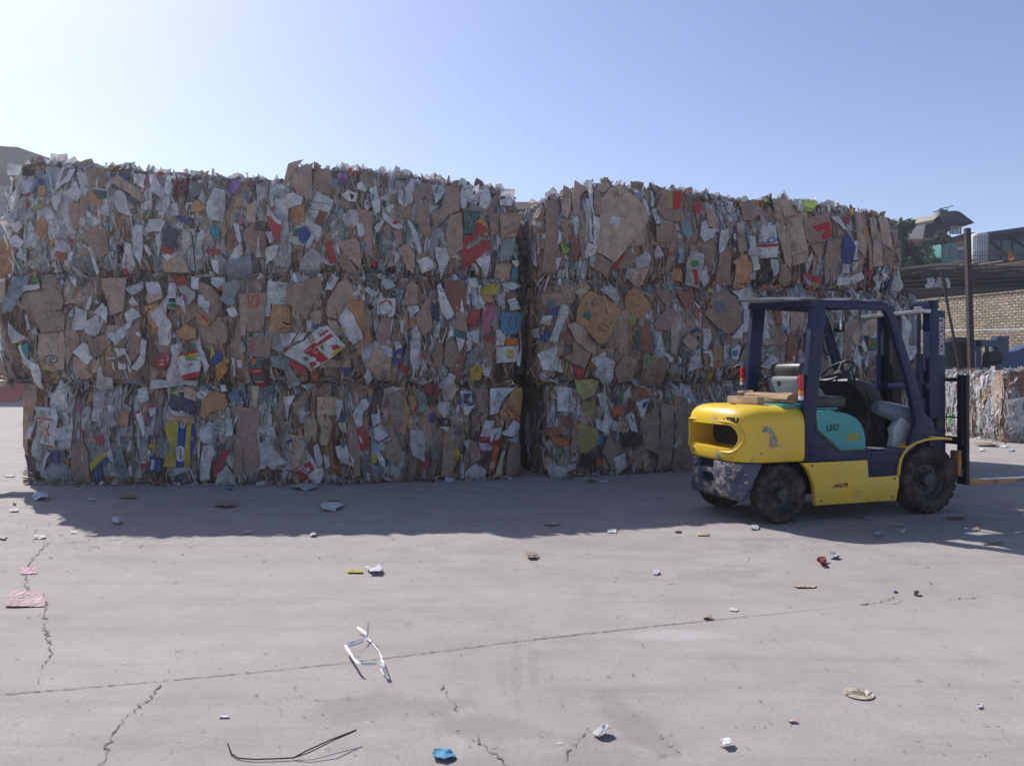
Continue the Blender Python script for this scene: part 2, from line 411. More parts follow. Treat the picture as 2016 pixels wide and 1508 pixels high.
    # crushed layers lying flat near the top and bottom seams
    for _ in range(int(44*L*dens)):
        top = rg.random() < .6; u0 = rg.uniform(-.05, L); ln = rg.uniform(.06, .38); dp = rg.uniform(.0, .06)
        z = (sf.h(u0) - abs(rg.gauss(0, .05))) if top else abs(rg.gauss(0, .05)); c = pick(rg, (.5, .42)); col = fcol(rg, c, .35)
        pr = None; ph = rg.uniform(0, 6); sl = rg.gauss(0, .18)
        for k in range(5):
            t = k/4; u = u0+ln*t; zz = z+sl*ln*t+.012*math.sin(ph+t*6); e = math.sin(math.pi*min(.95, max(.05, t)))
            q = (sf.at(u, zz, -.03), sf.at(u, zz+rg.uniform(-.02, .025), .03+dp*e))
            if pr: mb.face([pr[0], pr[1], q[1], q[0]], col, MI(c), [(u, z, 0)]*4)
            pr = q

def loose(mb, rg, P, size, c, lean=None):
    """a crumpled piece standing or lying free at P"""
    n = Vector((rg.gauss(0, 1), rg.gauss(0, 1), rg.gauss(0, 1) if lean is None else lean)).normalized()
    a = n.orthogonal().normalized(); q = Matrix.Rotation(rg.uniform(0, 6.3), 3, n); a = q @ a; b = n.cross(a)
    w_, h_ = size*rg.uniform(.3, .9), size
    o = torn_outline(outline(0, 0, w_, h_, 0, rg, .15), rg, .1); cr = Crease(0, 0, size, 3, .6, rg, .5, .1); col = fcol(rg, c, .2)
    for p in cr.cut(fan(o, 0, 0)):
        mb.face([P + a*x + b*y + n*max(-.06, min(.06, cr.z(x, y))) for x, y in p], col, MI(c), [(x, y, 0) for x, y in p])

M_core = simple("bale_core", (.085,.065,.055), .95, noise_amt=.3, nscale=14, bumps=.8)  # dark tone paints the shade in gaps between the sheets
M_wire = simple("baling_wire", (.035,.03,.03), .55, metal=.6, noise_amt=.2)

BALES = {}
def make_bale(key, O, th, W, D, H, z0, label, seed, mixw, prof=None, wires=None, dens=1.0, side=.45, top=0, group="stacked paper bales", lean=0, big=1.0):
    rg = random.Random(seed)
    Ux, Uy = math.cos(th), math.sin(th)
    base = Vector((O[0]+Ux*W/2-Uy*D/2, O[1]+Uy*W/2+Ux*D/2, z0))
    root = empty("paper_bale", base, th, label, "paper bale", group)
    X0, Y0 = -W/2, -D/2
    wires = wires if wires is not None else [W*(i+.5)/7+rg.uniform(-.03, .03) for i in range(7)]
    ez = Vector((0,0,1))
    F = Surf((X0, Y0, 0), (1,0,0), (0,-1,0), W, H, wires, seed*.7, prof=prof)
    hl, hr = F.h(0), F.h(W)
    Lf = Surf((X0, -Y0, 0), (0,-1,0), (-1,0,0), D, hl, [], seed*1.3, bulge=.03)
    Rf = Surf((-X0, Y0, 0), (0,1,0), (1,0,0), D, hr, [], seed*1.9, bulge=.03)
    Bf = Surf((-X0, -Y0, 0), (-1,0,0), (0,1,0), W, H, [], seed*2.3, prof=[(W-u, h) for u, h in reversed(prof)] if prof else None)
    mb = MB()
    for sf, nu, nz in ((F, 26, 10), (Lf, 8, 8), (Rf, 8, 8), (Bf, 14, 8)):
        for i in range(nu):
            for k in range(nz):
                r = sf.r*1.45
                us = [-r+(sf.L+2*r)*(i+d)/nu for d in (0, 1)]
                def pt(u, kk):
                    H_ = sf.h(u); z = -r+(H_+2*r)*kk/nz
                    return sf.at(u, z, -.015)
                mb.face([pt(us[0], k), pt(us[1], k), pt(us[1], k+1), pt(us[0], k+1)])
    # lid
    nn = 16
    for zf, off in ((1, -.03), (0, .05)):
        for i in range(nn):
            u0, u1 = W*i/nn, W*(i+1)/nn
            z0_, z1_ = (F.h(u0)+off, F.h(u1)+off) if zf else (.03, .03)
            e = .05
            mb.face([(X0+u0, Y0+e, z0_), (X0+u1, Y0+e, z1_), (X0+u1, -Y0-e, z1_), (X0+u0, -Y0-e, z0_)])
    mb.build("compressed_core", M_core, root)
    mb = MB(); fill(mb, F, rg, dens, mixw, big)
    for sf, k in ((Lf, side), (Rf, side), (Bf, .25)): fill(mb, sf, rg, k, mixw)
    if top:      # ragged lit top of the uppermost bales
        for _ in range(int(260*top*W/3.5)):
            u = rg.uniform(.08, W-.08); d = rg.random()**1.6*D*.95
            c = pick(rg, (.30, .66)); sz = rg.uniform(.05, .22)
            loose(mb, rg, Vector((X0+u, Y0+d+.02, F.h(u)-.01+rg.uniform(-.02, .035))), sz, c, lean=rg.uniform(-.2, 1.6))
        for _ in range(int(70*top*W/3.5)):
            u = rg.uniform(.12, W-.12); c = pick(rg, (.42, .55))
            loose(mb, rg, Vector((X0+u, Y0+rg.uniform(0, .25), F.h(u)+rg.uniform(.0, .05))), rg.uniform(.10, .26), c, lean=rg.uniform(-.3, .5))
        for _ in range(int(110*top*W/3.5)):
            u = rg.uniform(0, W); c = pick(rg, (.5, .42))
            loose(mb, rg, Vector((X0+u, Y0+rg.uniform(0, .12), F.h(u)+rg.uniform(-.03, .03))), rg.uniform(.04, .13), c)
    else:        # rags squeezed out at the seam
        for _ in range(int(26*W/3.5)):
            u = rg.uniform(0, W); c = pick(rg, (.45, .45))
            loose(mb, rg, Vector((X0+u, Y0-rg.uniform(-.02, .05), F.h(u)+rg.uniform(-.04, .02))), rg.uniform(.04, .14), c, lean=1.2)
    for _ in range(40):
        s = rg.choice((-1, 1)); loose(mb, rg, Vector((s*(W/2+rg.uniform(-.03, .03)), rg.uniform(-D/2, D/2), H*.9*rg.random())), rg.uniform(.04, .10), pick(rg, (.6, .35)))
    tag(mb.build("paper_scraps", [M_paper, M_card], root), kind="stuff")
    for w_ in wires:
        mb = MB(); n = 16; pts = []
        for k in range(n+1): pts.append(F.at(w_+.008*math.sin(k*1.7+w_*5), -.1+(F.h(w_)+.2)*k/n, .090+.012*math.sin(k*2.1+w_)))
        pts += [Vector((X0+w_, 0, F.h(w_)+.012)), Vector((X0+w_, D/2, F.h(w_)+.01))]
        mb.tube(pts, .004, 4); mb.build("baling_wire", M_wire, root)
    BALES[key] = dict(root=root, F=F, O=Vector((O[0], O[1], 0)), U=Vector((Ux, Uy, 0)), N=Vector((Uy, -Ux, 0)), z0=z0, W=W, rg=rg, n=0)
    return root

def px_prof(O, th, z0, pts):
    """roofline heights of a bale from sight lines to its front plane"""
    O = Vector((O[0], O[1], 0)); U = Vector((math.cos(th), math.sin(th), 0)); Nn = Vector((math.sin(th), -math.cos(th), 0)); r = []
    for i in range(0, len(pts), 2):
        D = Vector(((pts[i]-1008)/1500, 1, (738-pts[i+1])/1500)); t = O.dot(Nn)/D.dot(Nn); P = D*t
        r.append(((P-O).dot(U), P.z+1.4-z0))
    return sorted(r)
T = (1.315, 2.69)
c1, t1 = (-6.45, 9.86), R(-1.5); c2, t2 = (-2.80, 9.74), R(14.5); c3, t3 = (.40, 10.42), R(18.6); c4, t4 = (3.72, 11.58), R(18.6)
TOPMIX = (.36, .50); MIDMIX = (.62, .27); LOWMIX = (.55, .27)
make_bale("11", (c1[0]+.18, c1[1]+.03), t1, 3.48, 1.35, 1.30, 0, "bottom bale of the leftmost stack, with a yellow and navy striped carton", 11, (.52, .40), dens=1.25, side=.4)
make_bale("12", (c1[0]-.10, c1[1]-.05), t1, 3.72, 1.35, 1.36, T[0], "middle bale of the leftmost stack, scattered blank white cards on brown board", 12, (.82, .15), dens=1.0)
make_bale("13", c1, t1, 3.62, 1.4, 1.2, T[1], "top bale of the leftmost stack, mostly pale crumpled white paper and rags", 13, (.34, .60),
    prof=px_prof(c1, t1, T[1], [15,334, 60,322, 110,324, 170,330, 240,336, 330,343, 430,352, 500,358, 562,366]), dens=1.35, top=1.0)
make_bale("21", (c2[0]+.02, c2[1]), t2, 2.86, 2.8, 1.29, 0, "bottom bale of the second stack, red and white carton leaning out low left", 21, (.60, .32), dens=1.2)  # depth stretched out of view to block sun from the gap
make_bale("22", (c2[0]+.0, c2[1]-.08), t2, 2.90, 2.8, 1.36, T[0], "middle bale of the second stack, with a bright red and yellow fruit carton", 22, (.70, .25), dens=1.1)  # deepened likewise, the unseen rear keeps sunlight off the gap
make_bale("23", (c2[0]-.02, c2[1]+.04), t2, 2.92, 1.4, 1.3, T[1], "top bale of the second stack with a large crimson sheet beside a dark photo print", 23, (.52, .43),
    prof=px_prof(c2, t2, T[1], [575,345, 590,330, 640,338, 700,336, 760,340, 800,352, 870,358, 930,366, 1000,378, 1028,392]), dens=1.25, top=1.15)
make_bale("31", (c3[0]+.17, c3[1]+.05), t3, 3.30, 1.35, 1.29, 0, "bottom bale of the third stack, with crumpled pale yellow sheets and orange rags", 31, (.80, .15), dens=1.15, side=.6)
make_bale("32", (c3[0]+.0, c3[1]-.05), t3, 3.42, 1.35, 1.38, T[0], "middle bale of the third stack, large orange-brown board with a dark triangle", 32, (.77, .19), dens=1.1, side=.6)
make_bale("33", c3, t3, 3.46, 1.4, 1.35, T[1], "top bale of the third stack, huge cardboard flap with one small white label", 33, (.66, .30),
    prof=px_prof(c3, t3, T[1], [1062,402, 1105,392, 1130,378, 1160,372, 1200,368, 1260,374, 1330,380, 1400,386, 1480,400]), dens=1.15, top=.9, side=.6)
make_bale("41", (c4[0]+.03, c4[1]), t4, 3.0, 1.35, 1.30, 0, "bottom bale of the rightmost stack, mostly hidden behind the forklift body", 41, (.86, .10))
make_bale("42", (c4[0]+.0, c4[1]-.08), t4, 3.02, 1.35, 1.40, T[0], "middle bale of the rightmost stack, seen through the forklift cab, small green box print", 42, (.77, .2), dens=1.1)
make_bale("43", c4, t4, 2.66, 1.4, 1.3, T[1]+.03, "top bale of the rightmost stack, with blue plastic sheet and lime bag on top", 43, (.80, .17),
    prof=px_prof(c4, t4, T[1]+.03, [1490,398, 1580,398, 1620,405, 1680,418, 1752,432]), dens=1.0, top=.8)
# ------------------------------------------------------------------ recognisable sheets and painted cavity shade on the bale faces
WIN = {1:(0,300,5.8),2:(290,320,6.283),3:(0,535,6.703),4:(290,535,6.703),5:(30,740,6.855),6:(300,740,6.555),7:(560,300,5.915),8:(800,320,6.285),
 9:(540,535,6.704),10:(790,535,6.704),11:(550,740,6.556),12:(790,740,6.854),13:(1030,340,6.856),14:(1260,350,6.556),15:(1030,540,6.856),
 16:(1260,550,6.856),17:(1480,370,6.3),18:(1500,590,6.3),19:(1440,360,3.5),20:(1020,700,5.0275)}
HERO = """
@13 1
br 960 200 1190 200 1230 420 1060 420 1030 300
br 940 500 1020 520 1050 700 970 760 940 650
br 960 960 1170 830 1260 900 1250 1150 1180 1250 1080 1080
ob 1030 470 1110 460 1200 600 1250 640 1245 790 1180 820 1090 700 1040 560
ob 475 400 545 390 560 470 540 520 485 500
ob 465 840 520 730 580 830 575 990 530 1010 460 930
br 800 590 920 590 940 760 930 880 860 900 810 740
wh 120 705 230 705 225 800 190 830 160 990 100 990
wh 190 830 265 795 295 850 240 935 190 900
wh 165 1010 235 955 305 1030 255 1100 205 1095
wh 245 1090 300 1110 320 1260 240 1210
wh 155 120 245 130 240 275 170 270
wh 260 310 400 310 395 400 385 480 310 500 290 400
rd 330 480 385 475 380 520 335 520
rd 325 540 370 565 365 620 335 665 320 610
pb 400 330 450 320 465 390 430 460 395 470
gw 490 495 430 590 370 660 450 650 490 600
yd 480 530 560 520 560 620 520 670 430 680
bl 465 315 540 320 540 385 490 390
wh 740 480 880 330 955 480 930 560 900 575 830 535
wh 800 190 870 200 800 330 700 420 760 300
wh 620 500 720 480 740 560 690 690 610 570
te 1105 450 1225 455 1230 530 1170 545
wh 1060 420 1210 430 1215 455 1100 450
pb 1045 600 1115 600 1120 690 1090 730
wh 1020 690 1065 690 1100 750 1035 760
wh 975 790 1020 795 1010 845 970 850
nv 1440 200 1520 210 1490 340 1345 260 1440 255
nv 1310 375 1440 400 1440 450 1300 430
nv 1460 480 1640 590 1560 620 1480 520
lb 1290 350 1370 290 1560 400 1700 560 1660 590 1500 480
wh 1320 470 1380 430 1480 500 1500 620 1560 760 1450 720 1400 700 1340 620
gw 1540 250 1680 260 1690 430 1560 370
wh 1470 1040 1540 1060 1560 1280 1520 1290 1460 1130
wh 1560 920 1620 850 1680 860 1670 1100 1650 1290 1580 1180
wh 550 670 600 640 665 730 660 780 590 780
wh 320 830 400 800 450 900 350 925
gw 310 710 440 700 450 780 320 790
yo 610 1030 690 990 700 1030 660 1060 615 1080
wh 700 1010 780 1030 810 1100 770 1150 665 1130
OR 670 1160 780 1155 770 1230 700 1240
rd 830 990 880 1010 860 1160 835 1100
wh 805 1150 880 1150 850 1260 800 1250
gy 870 1230 950 1210 1020 1270 1010 1320 880 1290
gw 855 1290 1000 1350 1200 1370 1130 1410 980 1390 870 1330
wh 965 1060 1070 1110 1180 1310 1140 1340 1060 1130
rd 1425 1300 1480 1300 1470 1340 1425 1345
@13 2
wh 60 170 120 170 250 400 230 470 140 400
wh 270 170 340 180 330 250 380 400 320 440 255 370
rd 0 180 50 190 40 260 0 240
rd 140 130 210 130 220 180 160 190
rd 360 230 410 230 390 300 360 290
rd 410 330 490 240 520 330 500 400 430 380
> nv 430 340 480 290 490 380 450 375
gy 560 240 720 250 740 420 620 480 560 400
ob 610 560 680 500 800 590 720 640 620 650
wh 870 340 960 350 980 580 965 750 860 750 810 640 810 560
pu 1010 290 1060 200 1170 260 1140 380 1060 420 1000 370
wh 700 480 740 370 770 480 760 550
bl 405 680 460 680 600 740 590 800 520 760 420 730
wh 425 780 490 770 490 840 440 850
wh 20 830 80 730 230 740 300 760 240 890 30 880
yd 40 680 90 620 120 680 60 750
lb 215 1190 280 1245 450 1150 530 1300 230 1300
nv 300 810 330 800 430 860 430 1090 290 1060 245 980
rd 240 1040 390 1100 370 1160 280 1150 225 1090
wh 220 1160 400 1120 440 1135 280 1240
cy 840 810 950 820 940 970 860 960
ob 960 830 1030 830 1000 930 960 940
rb 1040 900 1160 890 1140 980 1060 1000
rd 800 1100 930 1085 960 1130 890 1165 800 1150
wh 840 1220 925 1225 900 1310 850 1290
wh 790 1290 840 1300 830 1380 780 1350
pb 1010 1300 1060 1220 1240 1180 1340 1180 1330 1300 1280 1440 1120 1440 1030 1390
wh 1060 1210 1110 1090 1200 1030 1210 1150 1130 1220
wh 1100 770 1170 770 1210 960 1190 1060 1150 950
cy 1110 650 1160 650 1165 740 1130 740
pk 1170 700 1230 700 1230 790 1180 800
lb 1270 540 1380 540 1380 780 1270 760
br 1240 880 1380 800 1490 880 1500 1190 1380 1200 1270 1010
> nv 1385 830 1480 830 1480 868 1385 868
wh 1400 970 1430 970 1440 1190 1390 1190
wh 1500 540 1560 600 1650 740 1650 800 1500 680
rd 1495 680 1560 690 1650 780 1640 990 1600 990 1570 850
rd 1540 560 1600 570 1590 640 1550 600
gw 1500 880 1580 880 1620 980 1560 1030
wh 1510 1090 1640 1040 1610 1200 1480 1260
cy 1210 400 1290 430 1240 500 1210 480
wh 10 1040 80 1040 110 1130 80 1190 20 1100
wh 190 960 250 900 230 1080 190 1180
@12 3
br 540 60 700 30 830 240 780 300 600 240
br 300 290 780 240 870 370 860 500 620 540 300 500
br 470 540 820 500 880 600 880 780 620 810 550 720
lb 550 830 880 790 930 1000 920 1290 740 1310 600 1290 540 1100
~ te 16 650 1190 650 1130 720 1105 800 1130 815 1180 770 1210 715 1190 720 1145 770 1150
~ te 10 650 1190 690 1230 740 1240
> yd 575 1170 640 1165 650 1290 600 1290
br 920 640 1090 840 1110 940 1010 1120 960 1280 900 900
lb 1020 1100 1190 1240 1230 1370 1080 1380 1010 1330
lb 1320 80 1700 90 1690 520 1520 590 1440 380 1330 220
br 1250 900 1480 830 1530 950 1440 1020 1330 1110 1250 1140
br 1720 780 1880 640 1900 900 1880 1060 1770 1190 1730 1000
lb 20 100 130 90 120 400 60 430 20 300
pb 150 60 380 30 370 240 280 400 220 540 130 560 130 300
gn 440 90 530 90 550 160 440 140
wh 370 190 560 160 570 230 380 270
~ gn 8 460 180 560 165
rd 230 930 410 905 400 925 240 945
wh 150 650 240 770 390 880 410 910 200 950 170 850
cy 330 980 420 930 420 1170 360 1080
wh 260 990 330 970 350 1060 400 1170 560 1230 590 1330 540 1440 480 1430 440 1280 370 1180
wh 480 800 540 740 550 850
wh 930 550 1010 480 1010 610 960 600
wh 1010 520 1040 450 1060 490 1200 530 1210 760 1030 785 990 720
wh 1300 550 1360 410 1440 480 1460 560 1450 680 1370 590
wh 1210 680 1310 560 1400 660 1300 860 1210 800
wh 1185 320 1240 330 1250 390 1220 500 1170 520
wh 1705 235 1860 145 1920 220 1780 320
wh 1690 560 1790 480 1890 590 1800 640 1720 700
wh 1715 390 1790 330 1885 440 1780 465
wh 1570 850 1700 700 1790 620 1730 790 1600 990
wh 1480 790 1560 800 1590 880 1570 950 1500 870
wh 1030 1070 1160 940 1240 980 1250 1100 1280 1140 1190 1230 1100 1140
wh 1560 1010 1730 1020 1720 1090 1600 1130
wh 1460 1135 1610 1135 1590 1160 1465 1155
wh 1705 1090 1730 1085 1770 1230 1750 1250
wh 1530 1195 1550 1195 1565 1310 1540 1310
wh 1615 1210 1715 1220 1700 1295 1610 1280
wh 1720 1240 1740 1230 1760 1310 1740 1320
wh 1880 870 1985 920 1970 1080 1930 1190 1810 1310 1760 1270 1860 1110 1890 1000
wh 1285 1400 1400 1230 1400 1350 1540 1350 1420 1508 1290 1508
wh 1825 800 1890 790 1900 860 1840 850
wh 910 90 1010 85 1010 210
wh 400 570 420 570 470 770 440 780
@12 4
lb 50 310 250 300 260 360 130 420 60 430
wh 40 150 200 150 250 300 50 310
br 740 150 880 200 1000 340 1020 460 900 700 740 560
br 720 700 1000 640 1110 740 1110 930 960 980 780 900
ob 420 790 560 700 690 770 690 880 560 900 440 870
lb 1230 310 1340 290 1370 500 1350 850 1290 850
br 1340 290 1590 290 1580 600 1560 790 1370 800
~ rd 14 1380 310 1370 400 1400 480 1480 480 1510 400 1480 320
~ rd 12 1480 320 1420 340 1440 400 1400 400 1430 460 1490 430 1470 370
br 1370 860 1700 870 1660 1130 1340 1120
~ rd 13 1450 900 1380 930 1470 960 1380 1000 1440 1040 1360 1070
wh 330 160 410 160 420 500 350 500 330 300
> nv 348 365 412 360 414 415 350 415
> gn 348 430 414 425 416 488 352 490
rd 375 80 540 80 560 140 490 190 430 190
wh 95 590 240 420 330 290 340 600 330 800 240 800
~ rd 12 250 440 290 530 340 590
wh 200 790 340 620 390 700 370 900 340 980 210 970
~ rd 12 380 760 350 840 340 900
wh 420 340 520 320 570 460 560 560 480 450 420 440
gw 430 210 570 200 720 300 720 370 590 450 520 330
> pk 530 290 600 360 570 410 520 340
wh 630 80 720 90 740 250 690 260 620 220
wh 735 310 860 380 885 430 880 570 740 450
ob 690 540 880 640 900 680 840 740 740 690
> rd 780 590 880 650 860 680 770 610
wh 870 90 1020 80 1050 220 980 250 880 170
OR 960 200 1040 200 1050 250 980 270
pb 1060 160 1240 130 1280 220 1210 300 1200 450 1120 460 1020 380
wh 1100 510 1190 470 1250 580 1200 620 1130 590
wh 1600 130 1880 170 1900 400 1850 450 1660 430 1660 600 1560 595
ob 1680 440 1900 450 2000 600 1980 790 1850 810 1660 800
~ bk 16 1770 670 1790 695 1815 690
gw 1745 820 1860 820 1870 990 1765 1000
wh 1870 800 1980 810 1960 960 1880 970
rd 150 1110 250 1090 350 1090 350 1200 250 1290 150 1290
~ wh 9 200 1180 230 1165 260 1180 200 1230 280 1220
~ wh 9 310 1100 330 1140 310 1180
wh 370 980 440 950 450 1150 460 1370 290 1400 340 1260 380 1100
wh 700 1000 740 900 850 1250 780 1350 750 1200
wh 440 1110 710 1040 730 1130 750 1250 710 1340 470 1360
> rd 432 1095 710 1030 716 1066 440 1125
> ye 530 1100 690 1080 690 1135 550 1160
> rd 470 1335 740 1295 720 1345 590 1380
~ gn 9 560 1140 560 1110 590 1105 600 1130 640 1110 650 1130
~ te 11 560 1180 560 1150 590 1150 590 1175 630 1150 640 1175 670 1150 690 1170
~ rd 10 570 1240 600 1220 630 1215 600 1250
gw 430 930 500 930 500 1050 460 1050
bl 880 1200 940 1020 1030 1100 1020 1180 930 1240
ye 870 1010 930 1010 940 1120 890 1160
ye 1040 1120 1130 1150 1110 1220 1030 1180
yo 930 1230 1020 1180 1090 1250 1080 1310 940 1370
wh 1150 1130 1180 1130 1210 1330 1180 1340
wh 1220 1170 1290 1170 1280 1270 1240 1270
te 1390 1150 1540 1150 1560 1430 1430 1430 1390 1300
> OR 1410 1150 1480 1150 1470 1220 1420 1225
> rd 1392 1275 1558 1262 1558 1330 1395 1335
> rd 1425 1372 1558 1370 1558 1425 1435 1425
~ wh 8 1430 1305 1530 1295
~ wh 8 1440 1385 1530 1380
pb 1680 1120 1800 1110 1830 1200 1780 1300 1700 1250
@11 5
br 50 120 320 110 330 300 320 400 280 560 230 860 230 1050 160 960 70 500
br 840 880 960 880 1040 1020 1040 1400 790 1420 790 1000
ob 1430 460 1590 480 1590 660 1430 660
wh 620 50 710 40 720 150 690 340 600 330 580 220
wh 270 510 320 520 270 850 230 840
~ rd 14 320 560 270 850
wh 330 410 600 440 640 560 560 960 330 920 300 840 330 560
> rd 330 555 560 580 560 602 330 575
> rd 330 908 555 942 550 962 330 932
~ bk 12 500 650 500 700 470 700 480 740
~ bk 12 480 760 500 790 460 800
~ bk 12 470 820 440 820 450 860 440 890
~ gy 8 380 450 390 520
~ gy 8 450 460 460 530
~ gy 8 520 470 530 540
pk 840 400 900 350 940 430 880 500
gw 690 480 770 480 770 650 690 640
wh 560 720 740 660 800 720 780 820 700 860 600 860
rd 920 720 990 720 990 850 940 870
rd 1120 840 1260 780 1260 880 1210 930
bl 1070 1290 1280 1090 1320 1130 1210 1210 1200 1370 1130 1380
ye 1060 1180 1240 1000 1280 1080 1070 1290
bk 200 1050 300 1100 300 1350 210 1340
gw 360 1130 450 1020 540 1020 480 1150 410 1360 340 1340
pb 450 1250 520 1170 700 1190 770 1260 760 1400 460 1470 430 1380
bl 540 1000 660 1000 640 1190 560 1170 500 1130
wh 1310 1050 1360 950 1370 1160 1330 1110
pb 1380 960 1520 980 1560 1350 1400 1390
wh 1680 490 1740 450 1820 640 1830 780 1810 810
> rd 1672 482 1742 455 1755 480 1690 512
wh 1840 420 1930 390 1930 510 1880 550
> rd 1842 420 1930 392 1930 410 1845 440
pk 1770 500 1880 570 1840 620 1800 600
ye 1860 920 1910 890 1940 940 1890 990
wh 1670 180 1780 150 1860 320 1760 370 1690 290
rd 1750 1130 1830 1130 1830 1230 1750 1230
> wh 1752 1132 1828 1132 1828 1168 1752 1168
wh 870 50 990 60 960 90 880 85
gw 1440 790 1470 860 1430 880 1400 850
@11 6
br 1050 380 1190 380 1190 1250 1060 1270 1060 900 1090 700
br 1195 400 1400 430 1400 1240 1195 1250
lb 240 215 500 140 600 210 590 330 450 270
> nv 350 212 438 208 440 268 380 258
nv 240 240 600 340 590 520 280 440 230 380
~ wh 7 480 400 490 430
~ gy 10 290 290 420 330
ob 250 500 390 520 590 560 580 610 350 570
ye 250 560 585 615 560 900 500 1180 200 1150 240 1060 300 900 250 700
> bl 390 580 480 592 430 1175 345 1168
> ye 482 598 528 602 492 1176 432 1174
> bl 530 605 583 616 558 900 500 1170
> wh 350 920 380 895 420 895 445 920 445 1070 410 1095 375 1095 352 1070
> wh 405 590 460 590 458 650 440 672 415 670 405 650
~ nv 12 400 940 395 1060
~ nv 10 432 600 430 655
pb 250 700 340 720 320 1050 180 1050
ob 680 290 760 220 840 200 940 230 990 340 960 430 800 460 720 560 650 500
wh 0 50 580 60 560 130 420 110 0 165
te 600 80 650 80 860 190 780 200
wh 600 230 650 180 760 230 700 290 620 290
> yo 620 200 640 195 700 250 685 280
wh 880 120 950 110 1000 190 910 205
sb 1010 220 1120 170 1170 290 1060 330
wh 630 680 780 590 820 620 800 850 700 860 640 760
~ nv 8 635 700 780 620
gw 850 570 970 590 980 720 930 770 820 740
~ bk 6 870 600 960 610
~ bk 6 860 630 960 645
~ bk 9 850 690 930 710
wh 970 550 1040 540 1060 760 980 770
rd 810 1130 990 930 1040 960 870 1290 830 1270
wh 690 900 820 880 880 990 820 1070 780 1200 760 1300 660 1320 620 1310 650 1060
wh 840 1330 1000 1130 1060 1340 900 1360
wh 1340 1340 1430 1300 1540 1340 1440 1370
gw 1400 860 1540 820 1640 960 1720 1100 1600 1200 1440 1100
wh 1510 660 1600 650 1640 780 1500 770
cr 1300 130 1400 130 1390 380 1340 370
bl 20 1020 160 1050 190 1200 60 1230 0 1200
> wh 30 1070 70 1070 60 1195 22 1190
gw 230 1180 510 1180 480 1230 240 1280
@23 7
lb 110 120 220 90 150 240 40 440 10 430 60 280
lb 150 200 320 130 320 560 200 560 140 360
br 330 250 400 190 540 220 530 500 420 490 340 400
ob 130 660 230 620 240 780 180 860 90 740
lb 610 1040 820 1010 870 1060 900 1360 680 1170
br 680 1170 870 1380 690 1350 610 1260
br 820 580 900 680 1010 700 1020 1230 940 1180 900 900
wh 40 500 150 480 220 560 210 640 60 680
wh 250 720 380 480 570 590 520 740 430 900 440 920 390 1050 330 1020 240 830
> rb 340 840 410 700 510 730 440 888
~ gy 8 330 600 540 640
~ gy 6 300 680 420 700
wh 60 1000 150 920 220 860 330 960 350 1000 290 1130 160 1070
> bl 180 900 240 870 320 960 240 1078 192 1040
> te 148 850 184 850 184 1000 152 980
gw 230 1200 310 1120 420 1200 420 1290 400 1400 170 1370 200 1290
rd 480 1060 540 1030 580 1150 600 1290 540 1300 490 1220
pu 600 270 690 220 780 400 720 450 640 350
wh 835 840 910 835 930 960 890 1005 855 980
cy 890 1090 950 1080 980 1140 930 1195
gw 650 740 720 680 860 690 870 820 790 900 700 850
wh 660 520 740 460 850 500 830 590 740 590
> bk 750 500 810 520 780 578
wh 840 390 900 360 950 430 940 480 840 450
wh 990 430 1070 390 1110 600 1110 700 1040 760 1010 600
> sb 1010 500 1040 500 1036 580 1012 580
wh 1170 660 1260 610 1280 640 1210 730
wh 1130 700 1250 790 1380 880 1330 915 1230 870 1140 780
> rd 1250 820 1310 812 1310 850 1262 860
wh 1040 880 1120 800 1160 810 1110 920 1060 960
br 1320 650 1470 640 1470 790 1330 780
wh 1320 460 1390 450 1370 640 1320 610
wh 1400 430 1470 330 1530 300 1480 600 1400 650
br 1140 890 1220 860 1230 1030 1180 1020
br 1260 920 1360 930 1360 1110 1290 1050
lb 1310 1150 1400 1080 1510 1200 1500 1380 1420 1340
wh 1270 1190 1320 1160 1350 1220 1290 1310
rd 1010 1260 1060 1260 1060 1330 1000 1310
rd 745 200 790 200 785 290 750 270
@23 8
br 60 410 190 240 320 270 320 520 270 540 230 430 100 540
br 90 560 270 540 280 900 200 930 110 750
br 490 290 650 320 650 610 520 660 330 850 290 640 430 560
br 470 900 530 670 660 640 680 1080 540 1180 500 1160
nv 350 520 430 450 440 550
wh 320 270 420 270 490 330 430 440 350 530
wh 660 370 740 270 810 290 740 500 700 600 660 580
~ rd 9 700 350 770 320
~ rd 7 690 430 740 450
wh 740 520 790 330 900 270 880 500
~ gy 12 770 480 870 490
> nv 820 370 845 368 842 410 818 410
wh 890 350 1020 310 1030 480 970 600 890 560
pb 740 590 820 530 930 600 930 640 740 610
ob 830 760 930 690 1000 870 970 930 890 900
te 695 620 890 640 870 700 810 900 700 900
~ ye 8 760 700 790 760 765 830
rd 820 780 940 710 990 870 890 910 900 980 1000 980 1050 1050 700 1345 650 1100 690 930 800 920
> pb 720 1060 880 930 912 955 900 990 760 1085 730 1082
~ te 10 770 1060 790 1010 820 1040 840 970 870 990
br 1010 660 1120 640 1140 900 1020 920
lb 1140 640 1320 640 1320 780 1290 930 1160 940
wh 1140 440 1170 350 1260 350 1270 480 1250 550 1140 550
~ nv 11 1150 480 1150 440 1165 440 1165 465
~ nv 11 1175 430 1175 465
~ nv 11 1190 465 1190 440 1175 450
rd 1290 840 1420 790 1420 900 1330 1030 1280 920
pb 1120 1180 1190 960 1270 950 1250 1180 1180 1240
wh 1250 1220 1310 1200 1330 1250 1280 1300
cy 1265 1300 1310 1290 1310 1440 1260 1460
wh 110 1220 250 1180 320 1250 320 1310 180 1340
wh 340 1060 480 1080 520 1200 420 1380 350 1200
lb 1100 1270 1250 1260 1250 1450 1120 1460 1080 1360
wh 790 1260 830 1260 900 1370 850 1350
pk 840 1310 900 1370 870 1370
lb 0 1090 70 1110 100 1300 0 1310
